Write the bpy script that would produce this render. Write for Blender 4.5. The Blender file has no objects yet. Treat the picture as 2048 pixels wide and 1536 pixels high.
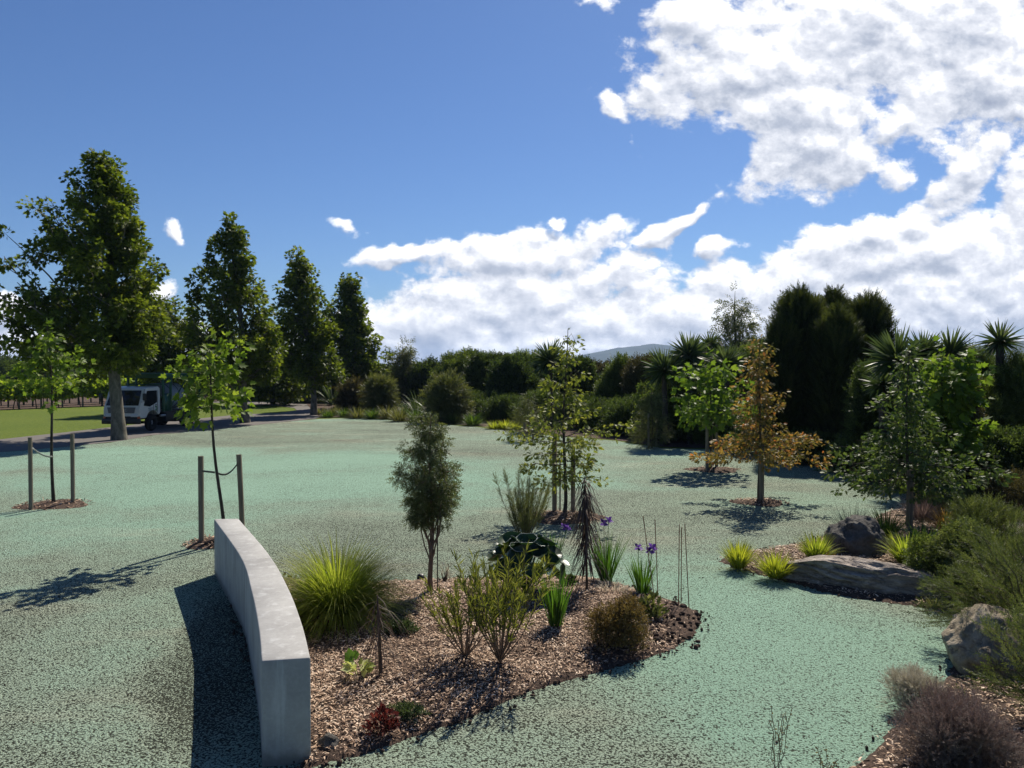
import bpy, bmesh, math, random
import numpy as np
from mathutils import Vector, noise as mnoise
random.seed(7); rng = np.random.default_rng(7)
R = math.radians; PI = math.pi
scene = bpy.context.scene; C = scene.collection
# ---------------------------------------------------------------- camera
F = 1560.0; CX = 1024.0; CY = 768.0; HY = 735.0; H = 2.9
PITCH = math.atan((CY-HY)/F)
cam = bpy.data.objects.new('camera', bpy.data.cameras.new('camera')); C.objects.link(cam)
cam.data.sensor_width = 36; cam.data.lens = 36*F/2048; cam.location = (0,0,H)
cam.rotation_euler = (PI/2-PITCH, 0, 0); cam.data.clip_end = 30000; cam.data.clip_start = .05
scene.camera = cam
scene.render.resolution_x = 1024; scene.render.resolution_y = 768
scene.view_settings.view_transform = 'Standard'; scene.view_settings.look = 'None'
scene.view_settings.exposure = 0.48; scene.view_settings.gamma = 1
# ---------------------------------------------------------------- sun and sky
SUN_EL = 46.0; SUN_AZ = 22.0           # azimuth: degrees right of the view direction (+Y)
sun = bpy.data.objects.new('sun', bpy.data.lights.new('sun', 'SUN')); C.objects.link(sun)
sun.data.energy = 5.0; sun.data.angle = R(.5); sun.data.color = (1, .93, .80)
sdir = Vector((math.sin(R(SUN_AZ))*math.cos(R(SUN_EL)), math.cos(R(SUN_AZ))*math.cos(R(SUN_EL)), math.sin(R(SUN_EL))))
sun.rotation_euler = sdir.to_track_quat('Z', 'Y').to_euler()
world = bpy.data.worlds.new('World'); scene.world = world; world.use_nodes = True
SKY_STR = .057

class NT:
    """tiny helper for wiring nodes"""
    def __init__(s, tree): s.t = tree; s.n = tree.nodes; s.l = tree.links
    def node(s, typ, **kw):
        n = s.n.new(typ)
        for k, v in kw.items(): setattr(n, k, v)
        return n
    def put(s, sock, v):
        if v is None: return
        if hasattr(v, 'links') or hasattr(v, 'is_linked'): s.l.new(v, sock)
        else: sock.default_value = v
    def math(s, op, a, b=None, c=None, clamp=False):
        n = s.node('ShaderNodeMath', operation=op); n.use_clamp = clamp
        for i, v in enumerate((a, b, c)): s.put(n.inputs[i], v)
        return n.outputs[0]
    def vmath(s, op, a, b=None, out=0, scale=None):
        n = s.node('ShaderNodeVectorMath', operation=op)
        s.put(n.inputs[0], a); s.put(n.inputs[1], b)
        if scale is not None: s.put(n.inputs['Scale'], scale)
        return n.outputs[out]
    def noise(s, vec, scale, detail=4, rough=.55, dist=0, out=0, lac=2.0):
        n = s.node('ShaderNodeTexNoise'); s.put(n.inputs['Vector'], vec); n.inputs['Scale'].default_value = scale
        n.inputs['Detail'].default_value = detail; n.inputs['Roughness'].default_value = rough
        n.inputs['Distortion'].default_value = dist; n.inputs['Lacunarity'].default_value = lac
        return n.outputs[out]
    def voro(s, vec, scale, feature='F1', out='Distance', rand=1):
        n = s.node('ShaderNodeTexVoronoi', feature=feature); s.put(n.inputs['Vector'], vec)
        n.inputs['Scale'].default_value = scale; n.inputs['Randomness'].default_value = rand
        return n.outputs[out]
    def ramp(s, fac, stops, interp='LINEAR'):
        n = s.node('ShaderNodeValToRGB'); n.color_ramp.interpolation = interp; e = n.color_ramp.elements
        while len(e) > 1: e.remove(e[-1])
        for i, (p, c) in enumerate(stops):
            el = e[0] if i == 0 else e.new(p)
            el.position = p; el.color = (c[0], c[1], c[2], 1) if hasattr(c, '__len__') else (c, c, c, 1)
        s.put(n.inputs[0], fac); return n.outputs[0]
    def mix(s, fac, a, b, blend='MIX'):
        n = s.node('ShaderNodeMix', data_type='RGBA', blend_type=blend)
        s.put(n.inputs[0], fac)
        for k, v in ((6, a), (7, b)):
            if isinstance(v, (tuple, list)): v = (v[0], v[1], v[2], 1)
            s.put(n.inputs[k], v)
        return n.outputs[2]
    def smooth(s, x, a, b):
        n = s.node('ShaderNodeMapRange', interpolation_type='SMOOTHSTEP')
        s.put(n.inputs[0], x); n.inputs[1].default_value = a; n.inputs[2].default_value = b
        return n.outputs[0]

# clouds: soft blobs in tangent coordinates of the sky (u = x/y, v = z/y): (px, py, rx, ry, rotation deg), grouped in banks
BLOBS = [(1760,70,430,135,0),(1480,150,190,80,-12),(1570,220,200,105,10),(1560,350,110,62,0),(1620,300,150,90,0),(1235,203,58,34,-15),
 (1330,95,60,60,0),(1400,40,90,60,0),(1950,160,230,130,10),(1790,245,70,34,-15),(1950,320,140,50,-50),(2040,360,60,100,0),
 (1030,520,215,60,-6),(1170,480,60,40,-20),(1020,610,230,70,0),(1220,560,120,60,0),(1340,452,125,24,-24),(1110,440,24,18,0),(900,650,190,60,0),(800,522,90,20,0),
 (1760,460,150,45,-22),(1900,500,240,70,-8),(1640,560,280,75,-14),(1440,500,60,26,-10),(1900,600,330,110,0),(1400,640,420,75,0),
 (703,465,44,24,20),(345,470,34,26,60),(335,575,50,34,-60),(20,610,70,34,0),(760,680,150,50,0),(40,700,170,50,0),(300,700,300,40,0),(1100,690,500,40,0)]
def build_world():
    g = bpy.data.node_groups.new('cloud_density', 'ShaderNodeTree')
    g.interface.new_socket('uv', in_out='INPUT', socket_type='NodeSocketVector')
    g.interface.new_socket('density', in_out='OUTPUT', socket_type='NodeSocketFloat')
    t = NT(g); gi = t.node('NodeGroupInput'); go = t.node('NodeGroupOutput'); uv = gi.outputs[0]
    w = t.vmath('SUBTRACT', t.noise(uv, 9, 3, .6, out=1), (.5,.5,.5))
    uvw = t.vmath('ADD', uv, t.vmath('SCALE', w, scale=.085))
    cur = None
    for (px, py, rx, ry, rot) in BLOBS:
        m = t.node('ShaderNodeMapping', vector_type='TEXTURE'); t.put(m.inputs['Vector'], uvw)
        m.inputs['Location'].default_value = ((px-CX)/F, (HY-py)/F, 0); m.inputs['Rotation'].default_value = (0,0,R(-rot))
        m.inputs['Scale'].default_value = (rx/F, ry/F, 1)
        L = t.math('ADD', t.vmath('LENGTH', m.outputs[0], out='Value'), .42 if rx < 70 else (.15 if rx < 130 else 0))
        cur = L if cur is None else t.math('SMOOTH_MIN', cur, L, .35)
    base = t.math('SUBTRACT', 1.16, cur)
    st = t.vmath('MULTIPLY', uv, (1, 1.35, 1))
    n1 = t.noise(st, 9, 8, .58, dist=.2)
    vw = t.vmath('ADD', st, t.vmath('SCALE', t.vmath('SUBTRACT', t.noise(st, 26, 4, .6, out=1), (.5,.5,.5)), scale=.035))
    def puff(sc, det):
        n = t.node('ShaderNodeTexVoronoi', feature='SMOOTH_F1', voronoi_dimensions='2D'); t.put(n.inputs['Vector'], vw); n.inputs['Scale'].default_value = sc
        n.inputs['Detail'].default_value = det; n.inputs['Roughness'].default_value = .55; n.inputs['Lacunarity'].default_value = 2.1; n.inputs['Smoothness'].default_value = .25; n.normalize = True
        return t.math('SUBTRACT', .34, n.outputs['Distance'])
    d = t.math('ADD', base, t.math('MULTIPLY', t.math('SUBTRACT', n1, .50), 2.3))
    d = t.math('ADD', d, t.math('MULTIPLY', puff(17, 4), 1.25))
    d = t.math('ADD', d, t.math('MULTIPLY', t.math('SUBTRACT', t.noise(st, 60, 5, .65), .5), .38))
    t.l.new(d, go.inputs[0])
    t = NT(world.node_tree); t.n.clear()
    out = t.node('ShaderNodeOutputWorld'); bg = t.node('ShaderNodeBackground'); bg.inputs[1].default_value = SKY_STR
    sky = t.node('ShaderNodeTexSky', sky_type='NISHITA'); sky.sun_disc = False
    sky.sun_elevation = R(SUN_EL); sky.sun_rotation = R(SUN_AZ); sky.air_density = 1.0; sky.dust_density = .3; sky.ozone_density = 2.2
    tc = t.node('ShaderNodeTexCoord'); sep = t.node('ShaderNodeSeparateXYZ'); t.l.new(tc.outputs['Generated'], sep.inputs[0])
    ay = t.math('MAXIMUM', t.math('ABSOLUTE', sep.outputs[1]), .02)
    u = t.math('DIVIDE', sep.outputs[0], ay); v = t.math('DIVIDE', sep.outputs[2], ay)
    cmb = t.node('ShaderNodeCombineXYZ'); t.put(cmb.inputs[0], u); t.put(cmb.inputs[1], v); uv = cmb.outputs[0]
    def dens(vec):
        n = t.node('ShaderNodeGroup'); n.node_tree = g; t.l.new(vec, n.inputs[0]); return n.outputs[0]
    d0 = dens(uv); d1 = dens(t.vmath('ADD', uv, (.005, .014, 0)))
    cover = t.math('MULTIPLY', t.smooth(d0, -.04, .36), t.math('GREATER_THAN', sep.outputs[1], .02))
    lit = t.math('ADD', .63, t.math('MULTIPLY', t.math('SUBTRACT', d0, d1), .72), clamp=True)
    thick = t.smooth(d0, .5, 2.2)
    low = t.smooth(v, .03, .30)                       # lower clouds are seen from their shaded side
    lit = t.math('SUBTRACT', lit, t.math('MULTIPLY', thick, t.math('SUBTRACT', .34, t.math('MULTIPLY', low, .2))), clamp=True)
    lit = t.math('SUBTRACT', lit, t.math('MULTIPLY', t.math('SUBTRACT', t.noise(uv, 8, 4, .55, .4), .46), .62), clamp=True)
    k = 1/SKY_STR*.90
    ccol = t.ramp(lit, [(0,(.30,.34,.44)),(.3,(.42,.46,.55)),(.62,(.70,.72,.78)),(.85,(1,1,1)),(1,(1.1,1.1,1.1))])
    ccol = t.vmath('SCALE', ccol, scale=k)
    skyc = t.mix(1, sky.outputs[0], (.60,.80,1.12), 'MULTIPLY')
    t.l.new(t.mix(cover, skyc, ccol), bg.inputs[0]); t.l.new(bg.outputs[0], out.inputs[0])
    world.cycles.sampling_method = 'MANUAL'; world.cycles.sample_map_resolution = 1024
build_world()

# ---------------------------------------------------------------- projection helpers (photo pixel -> place)
def W(px, py, z=0.0):
    a = math.cos(PITCH)*F - math.sin(PITCH)*(py-CY)*-1*-1
    ry = F*math.cos(PITCH) + (CY-py)*math.sin(PITCH)
    rz = -F*math.sin(PITCH) + (CY-py)*math.cos(PITCH)
    k = (z-H)/rz
    return ((px-CX)*k, ry*k)
def X(px, d): return (px-CX)/F*d
def Z(py, d): return H-(py-HY)/F*d
def catmull(P, n):
    P = [np.array(p, float) for p in P]; out = []
    for i in range(len(P)-1):
        p0 = P[i-1] if i else 2*P[0]-P[1]; p3 = P[i+2] if i+2 < len(P) else 2*P[-1]-P[-2]
        for k in range(n):
            t = k/n; out.append(.5*((2*P[i])+(P[i+1]-p0)*t+(2*p0-5*P[i]+4*P[i+1]-p3)*t*t+(3*P[i]-p0-3*P[i+1]+p3)*t**3))
    out.append(P[-1]); return out

# ---------------------------------------------------------------- materials
def new_mat(name):
    m = bpy.data.materials.new(name); m.use_nodes = True; t = NT(m.node_tree); t.n.clear()
    o = t.node('ShaderNodeOutputMaterial'); return m, t, o
def princ(t, col, rough=.7, spec=.3, metal=0, bump=None, bstr=.5, bdist=.01):
    b = t.node('ShaderNodeBsdfPrincipled')
    if isinstance(col, (tuple, list)): col = (col[0], col[1], col[2], 1)
    t.put(b.inputs['Base Color'], col); t.put(b.inputs['Roughness'], rough); b.inputs['Specular IOR Level'].default_value = spec
    b.inputs['Metallic'].default_value = metal
    if bump is not None:
        bn = t.node('ShaderNodeBump'); bn.inputs['Strength'].default_value = bstr; bn.inputs['Distance'].default_value = bdist
        t.put(bn.inputs['Height'], bump); t.l.new(bn.outputs[0], b.inputs['Normal'])
    return b
def simple(name, col, rough=.6, spec=.4, metal=0, nscale=20, namt=.15, bs=.15, bd=.004):
    m, t, o = new_mat(name); tc = t.node('ShaderNodeTexCoord').outputs['Object']
    n = t.noise(tc, nscale, 5, .6)
    lo = tuple(c*(1-namt) for c in col); hi = tuple(min(1, c*(1+namt)) for c in col)
    c = t.ramp(n, [(.3, lo), (.7, hi)])
    b = princ(t, c, rough, spec, metal, n, bs, bd); t.l.new(b.outputs[0], o.inputs[0]); return m
def leaf_mat(name, stops, trans=.42, tcol=(1.5,1.6,.7), rough=.55, spec=.2):
    """leaf: per-leaf colour variation, light passing through when lit from behind"""
    m, t, o = new_mat(name); a = t.node('ShaderNodeAttribute', attribute_name='var')
    c = t.ramp(a.outputs['Fac'], stops)
    b = princ(t, c, rough, spec)
    tr = t.node('ShaderNodeBsdfTranslucent'); t.l.new(t.mix(1, c, tcol, 'MULTIPLY'), tr.inputs[0])
    mx = t.node('ShaderNodeMixShader'); mx.inputs[0].default_value = trans
    t.l.new(b.outputs[0], mx.inputs[1]); t.l.new(tr.outputs[0], mx.inputs[2]); t.l.new(mx.outputs[0], o.inputs[0]); return m
def g3(a, b, c=None):
    return [(0, a), (1, b)] if c is None else [(0, a), (.5, b), (1, c)]
M = {}
M['plane'] = leaf_mat('plane_leaf', g3((.035,.055,.011),(.08,.11,.02),(.17,.20,.035)), .42, (1.8,1.8,.6))
M['plane_young'] = leaf_mat('young_plane_leaf', g3((.065,.10,.018),(.125,.17,.03),(.22,.25,.055)), .45, (1.5,1.7,.6))
M['oak'] = leaf_mat('oak_leaf', g3((.07,.095,.022),(.15,.175,.04),(.27,.27,.07)), .42, (1.5,1.5,.7))
M['oak_dark'] = leaf_mat('oak_dark_leaf', g3((.035,.06,.02),(.075,.11,.035),(.15,.18,.06)), .36, (1.4,1.5,.7))
M['oak_orange'] = leaf_mat('orange_oak_leaf', [(0,(.08,.09,.025)),(.35,(.16,.15,.045)),(.7,(.28,.19,.06)),(1,(.38,.15,.06))], .42, (1.4,1.2,.7))
M['hedge'] = leaf_mat('hedge_leaf', g3((.024,.038,.012),(.06,.085,.025),(.13,.165,.05)), .32, (1.3,1.4,.7))
M['hedge_light'] = leaf_mat('light_hedge_leaf', g3((.04,.06,.015),(.09,.12,.03),(.18,.21,.06)), .32, (1.4,1.5,.7))
M['hedge_brown'] = leaf_mat('brown_hedge_leaf', g3((.03,.032,.014),(.07,.066,.026),(.13,.115,.045)), .28, (1.3,1.2,.8))
M['totara'] = leaf_mat('totara_leaf', g3((.013,.021,.007),(.032,.045,.013),(.085,.10,.028)), .26, (1.3,1.3,.7))
M['maple'] = leaf_mat('maple_leaf', g3((.055,.10,.02),(.12,.18,.03),(.20,.26,.05)), .45, (1.4,1.5,.6))
M['cordy'] = leaf_mat('cordyline_leaf', g3((.03,.05,.02),(.07,.10,.035),(.14,.17,.08)), .25, (1.2,1.3,.7), .48, .25)
M['tussock'] = leaf_mat('tussock_blade', g3((.11,.15,.02),(.24,.28,.045),(.42,.41,.11)), .55, (1.3,1.4,.6))
M['tussock_y'] = leaf_mat('golden_blade', g3((.14,.18,.02),(.32,.34,.04),(.50,.46,.09)), .45, (1.3,1.4,.6))
M['tussock_g'] = leaf_mat('green_blade', g3((.03,.06,.015),(.07,.12,.025),(.15,.20,.05)), .38, (1.4,1.5,.6))
M['tussock_blue'] = leaf_mat('bluegrey_blade', g3((.06,.09,.06),(.12,.16,.12),(.22,.27,.21)), .3, (1.2,1.2,1))
M['tussock_olive'] = leaf_mat('olive_blade', g3((.07,.08,.025),(.14,.15,.05),(.24,.23,.10)), .38, (1.3,1.3,.7))
M['tussock_orange'] = leaf_mat('orange_blade', g3((.12,.08,.02),(.28,.17,.05),(.42,.28,.10)), .4, (1.3,1.2,.7))
M['iris'] = leaf_mat('iris_blade', g3((.03,.07,.015),(.07,.14,.025),(.14,.23,.05)), .38, (1.4,1.6,.6))
M['iris_flower'] = leaf_mat('iris_petal', g3((.07,.03,.17),(.14,.07,.30),(.27,.18,.44)), .4, (1.2,1,1.3))
M['ligularia'] = leaf_mat('ligularia_leaf', g3((.010,.024,.010),(.018,.04,.014),(.03,.06,.02)), .15, (1.3,1.6,.6), .38, .35)
M['ligu_rim'] = leaf_mat('ligularia_rim', g3((.3,.34,.3),(.4,.44,.4)), .4, (1,1,1), .25, .7)
M['shrub_olive'] = leaf_mat('olive_shrub_leaf', g3((.06,.075,.025),(.11,.125,.045),(.20,.20,.09)), .35, (1.3,1.3,.7))
M['willowy'] = leaf_mat('spearleaf', g3((.07,.085,.02),(.15,.17,.04),(.29,.28,.08)), .40, (1.3,1.3,.6))
M['feijoa'] = leaf_mat('grey_green_leaf', g3((.045,.06,.022),(.10,.125,.045),(.21,.22,.10)), .34, (1.3,1.3,.7), .5, .3)
M['manuka'] = leaf_mat('manuka_leaf', g3((.045,.058,.02),(.10,.12,.04),(.19,.20,.08)), .34, (1.3,1.4,.7))
M['purple'] = leaf_mat('purple_shrub_leaf', g3((.07,.055,.05),(.14,.11,.095),(.26,.21,.18)), .28, (1.2,1,1))
M['silver'] = leaf_mat('silver_shrub_leaf', g3((.20,.18,.13),(.40,.36,.28),(.62,.57,.46)), .3, (1.1,1.1,1))
M['rust'] = leaf_mat('rusty_leaf', g3((.07,.055,.025),(.14,.10,.04),(.22,.17,.06)), .32, (1.3,1.2,.7))
M['red'] = leaf_mat('red_leaf', g3((.04,.014,.012),(.09,.024,.02),(.17,.06,.04)), .35, (1.4,.9,.9))
M['lime'] = leaf_mat('lime_leaf', g3((.20,.26,.07),(.42,.48,.16),(.62,.62,.32)), .35, (1.2,1.2,.7))
M['lance'] = leaf_mat('lancewood_leaf', g3((.045,.03,.025),(.08,.055,.045),(.14,.10,.08)), .1, (1.2,1,.9), .6, .15)
M['vine'] = leaf_mat('vine_leaf', g3((.08,.13,.02),(.20,.27,.03),(.34,.38,.06)), .45, (1.4,1.5,.5))
M['ground_cover'] = leaf_mat('creeping_leaf', g3((.03,.045,.02),(.06,.085,.04),(.10,.13,.07)), .3)
def bark(name, c1, c2, scale=8, stretch=.25, bd=.02):
    m, t, o = new_mat(name); tc = t.node('ShaderNodeTexCoord').outputs['Object']
    v = t.vmath('MULTIPLY', tc, (1,1,stretch)); n = t.noise(v, scale, 8, .65, .4)
    c = t.ramp(n, [(.3, c1), (.68, c2)]); b = princ(t, c, .9, .15, 0, n, .8, bd); t.l.new(b.outputs[0], o.inputs[0]); return m
M['bark'] = bark('plane_bark', (.05,.045,.035), (.20,.18,.145), 6, .5)
M['bark_dark'] = bark('dark_bark', (.025,.02,.016), (.09,.075,.06), 20, .3, .006)
M['bark_twig'] = bark('twig_bark', (.06,.045,.03), (.16,.12,.085), 30, .3, .004)
M['bark_brown'] = bark('brown_bark', (.09,.06,.04), (.24,.17,.12), 30, .2, .004)
M['stake'] = bark('weathered_stake_wood', (.10,.085,.06), (.26,.22,.165), 30, .06, .003)
M['bamboo'] = bark('bamboo_cane', (.17,.09,.05), (.36,.21,.12), 14, .1, .002)
M['tie'] = simple('tie_webbing', (.10,.10,.085), .8, .2)
M['tie_light'] = simple('pale_tie_webbing', (.42,.42,.38), .8, .2)
M['black'] = simple('black_plastic', (.015,.015,.017), .45, .4)

# ---------------------------------------------------------------- mesh building
class Acc:
    def __init__(s): s.v = []; s.f = []; s.a = []; s.n = 0
    def add(s, v, f, var=.5):
        v = np.asarray(v, float).reshape(-1, 3)
        if len(v) == 0: return
        f = np.asarray(f, int); s.v.append(v); s.f.append(f+s.n)
        s.a.append(np.broadcast_to(np.asarray(var, float), (len(v),)).copy()); s.n += len(v)
    def build(s, name, mat, parent=None, smooth=False, loc=None):
        me = bpy.data.meshes.new(name); v = np.concatenate(s.v)
        if loc is not None: v = v-np.array(loc)
        me.vertices.add(len(v)); me.vertices.foreach_set('co', v.astype(np.float32).ravel())
        lt = np.concatenate([np.full(len(f), f.shape[1]) for f in s.f]); idx = np.concatenate([f.ravel() for f in s.f])
        me.loops.add(len(idx)); me.loops.foreach_set('vertex_index', idx.astype(np.int32))
        me.polygons.add(len(lt)); st = np.concatenate([[0], np.cumsum(lt)[:-1]])
        me.polygons.foreach_set('loop_start', st.astype(np.int32))
        if smooth: me.polygons.foreach_set('use_smooth', np.ones(len(lt), bool))
        at = me.attributes.new('var', 'FLOAT', 'POINT'); at.data.foreach_set('value', np.concatenate(s.a).astype(np.float32))
        me.update(calc_edges=True); me.validate()
        me.materials.append(mat if not isinstance(mat, str) else M[mat])
        o = bpy.data.objects.new(name, me); C.objects.link(o)
        if loc is not None: o.location = loc
        if parent is not None: o.parent = parent; 
        return o
def tag(o, label=None, cat=None, group=None, kind=None):
    if label: o['label'] = label
    if cat: o['category'] = cat
    if group: o['group'] = group
    if kind: o['kind'] = kind
    return o
def thing(name, label, cat, loc=(0,0,0), rz=0, group=None):
    o = bpy.data.objects.new(name, None); C.objects.link(o); o.location = loc; o.rotation_euler = (0,0,rz); o.empty_display_size = .2
    return tag(o, label, cat, group)
def nrm(a): return a/np.maximum(np.linalg.norm(a, axis=-1, keepdims=True), 1e-9)
def put(acc, tpl, pos, d, size, var=None, up=.8, width=1.0):
    V, Fc = tpl; n = len(pos)
    if n == 0: return
    y = nrm(np.asarray(d, float)); r = rng.normal(size=(n,3))*.6; r[:,2] += up
    x = nrm(np.cross(y, r)); z = np.cross(x, y); size = np.broadcast_to(np.asarray(size, float), (n,))
    v = pos[:,None,:] + size[:,None,None]*(V[None,:,0:1]*width*x[:,None,:] + V[None,:,1:2]*y[:,None,:] + V[None,:,2:3]*z[:,None,:])
    k = len(V); f = Fc[None] + (np.arange(n)*k)[:,None,None]
    if var is None: var = rng.random(n)
    acc.add(v.reshape(-1,3), f.reshape(-1, Fc.shape[1]), np.repeat(np.clip(var,0,1), k))
def A(*a): return np.array(a, float)
def fan(P, z=0.0):
    V = [(0,.35,0)]+[(x, y, z*abs(x)) for x, y in P]; n = len(P)
    return np.array(V, float), np.array([(0, i+1, (i+1) % n+1) for i in range(n)])
T = {}
T['oval'] = (A([0,0,0],[.26,.5,.10],[0,1,0],[-.26,.5,.10]), np.array([(0,1,2),(0,2,3)]))
T['narrow'] = (A([0,0,0],[.10,.45,.04],[0,1,-.05],[-.10,.45,.04]), np.array([(0,1,2),(0,2,3)]))
T['needle'] = (A([0,0,0],[.06,.4,.02],[0,1,0],[-.06,.4,.02]), np.array([(0,1,2),(0,2,3)]))
T['lobed'] = fan([(0,0),(.28,.02),(.55,.22),(.30,.34),(.48,.68),(.20,.62),(0,1.02),(-.20,.62),(-.48,.68),(-.30,.34),(-.55,.22),(-.28,.02)], .22)
T['oak'] = fan([(0,0),(.08,.22),(.30,.22),(.12,.40),(.40,.56),(.14,.66),(.22,.88),(0,1.05),(-.22,.88),(-.14,.66),(-.40,.56),(-.12,.40),(-.30,.22),(-.08,.22)], .15)
def sprig(n, lw, ll, ang=.8):
    V = []; Fc = []
    for i in range(n):
        s = .08+.85*i/(n-1); a = i*2.4; e = ang if i < n-1 else 0
        d = np.array([math.cos(a)*math.sin(e), math.cos(e), math.sin(a)*math.sin(e)]); L = ll*(1-.4*s)
        w = np.cross(d, [.3,.2,1]); w = w/np.linalg.norm(w)*lw; b = np.array([0,s,0]); k = len(V)
        V += [b, b+d*L*.5+w, b+d*L, b+d*L*.5-w]; Fc += [(k,k+1,k+2),(k,k+2,k+3)]
    k = len(V); V += [np.array([-.012,0,0]), np.array([.012,0,0]), np.array([0,1,0])]; Fc.append((k,k+1,k+2))
    return np.array(V), np.array(Fc)
T['sprig'] = sprig(9, .05, .34); T['sprig_fine'] = sprig(14, .022, .26, .7); T['sprig_leaf'] = sprig(8, .07, .38, .9); T['sprig_round'] = sprig(8, .11, .32, 1.0)
T['sprig_long'] = sprig(12, .03, .42, .5)
def tube(acc, pts, rad, n=7, var=.5, cap=True):
    pts = np.asarray(pts, float); m = len(pts); rad = np.broadcast_to(np.asarray(rad, float), (m,))
    t = np.gradient(pts, axis=0); t = nrm(t); ref = np.array([1.0,.13,.07]) if abs(t[0][2]) > .6 else np.array([.05,.1,1.0])
    x = nrm(np.cross(t, ref)); y = np.cross(t, x); a = np.arange(n)/n*2*PI
    v = pts[:,None,:] + rad[:,None,None]*(np.cos(a)[None,:,None]*x[:,None,:]+np.sin(a)[None,:,None]*y[:,None,:])
    i = np.arange(m-1)[:,None]*n; j = np.arange(n)[None,:]; j2 = (j+1) % n
    f = np.stack([i+j, i+j2, i+n+j2, i+n+j], -1).reshape(-1,4); acc.add(v.reshape(-1,3), f, var)
    if cap:
        e = v[-1]; acc.add(np.vstack([e, pts[-1:]]), np.array([(k, (k+1) % n, n) for k in range(n)]), var)
def box(acc, c, s, rot=None, var=.5):
    c = np.array(c, float); h = np.array(s, float)/2
    v = np.array([(x,y,z) for z in (-1,1) for y in (-1,1) for x in (-1,1)])*h
    if rot is not None:
        ca, sa = math.cos(rot), math.sin(rot); v = v@np.array([[ca,sa,0],[-sa,ca,0],[0,0,1]])
    acc.add(v+c, np.array([(0,2,3,1),(4,5,7,6),(0,1,5,4),(2,6,7,3),(0,4,6,2),(1,3,7,5)]), var)
def bevel(o, w=.01, seg=2):
    m = o.modifiers.new('bevel', 'BEVEL'); m.width = w; m.segments = seg; m.limit_method = 'ANGLE'; m.angle_limit = R(35); return o
def poly(name, pts, z, mat, kind='structure'):
    bm = bmesh.new(); vs = [bm.verts.new((p[0], p[1], z)) for p in pts]; f = bm.faces.new(vs); f.normal_update()
    if f.normal.z < 0: f.normal_flip()
    bmesh.ops.triangulate(bm, faces=[f]); me = bpy.data.meshes.new(name); bm.to_mesh(me); bm.free(); me.materials.append(mat)
    o = bpy.data.objects.new(name, me); C.objects.link(o); o['kind'] = kind; return o
def inside(P, Q):
    P = np.asarray(P); x, y = Q[:,0], Q[:,1]; c = np.zeros(len(Q), bool)
    for i in range(len(P)):
        x1, y1 = P[i]; x2, y2 = P[i-1]
        if y1 == y2: continue
        k = ((y1 > y) != (y2 > y)) & (x < (x2-x1)*(y-y1)/(y2-y1)+x1); c ^= k
    return c
def edge_dist(P, Q):
    P = np.asarray(P); D = np.full(len(Q), 1e9)
    for i in range(len(P)):
        a = P[i-1]; b = P[i]; ab = b-a; t = np.clip(((Q-a)@ab)/max(ab@ab, 1e-9), 0, 1); D = np.minimum(D, np.linalg.norm(Q-(a+t[:,None]*ab), axis=1))
    return D

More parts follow.
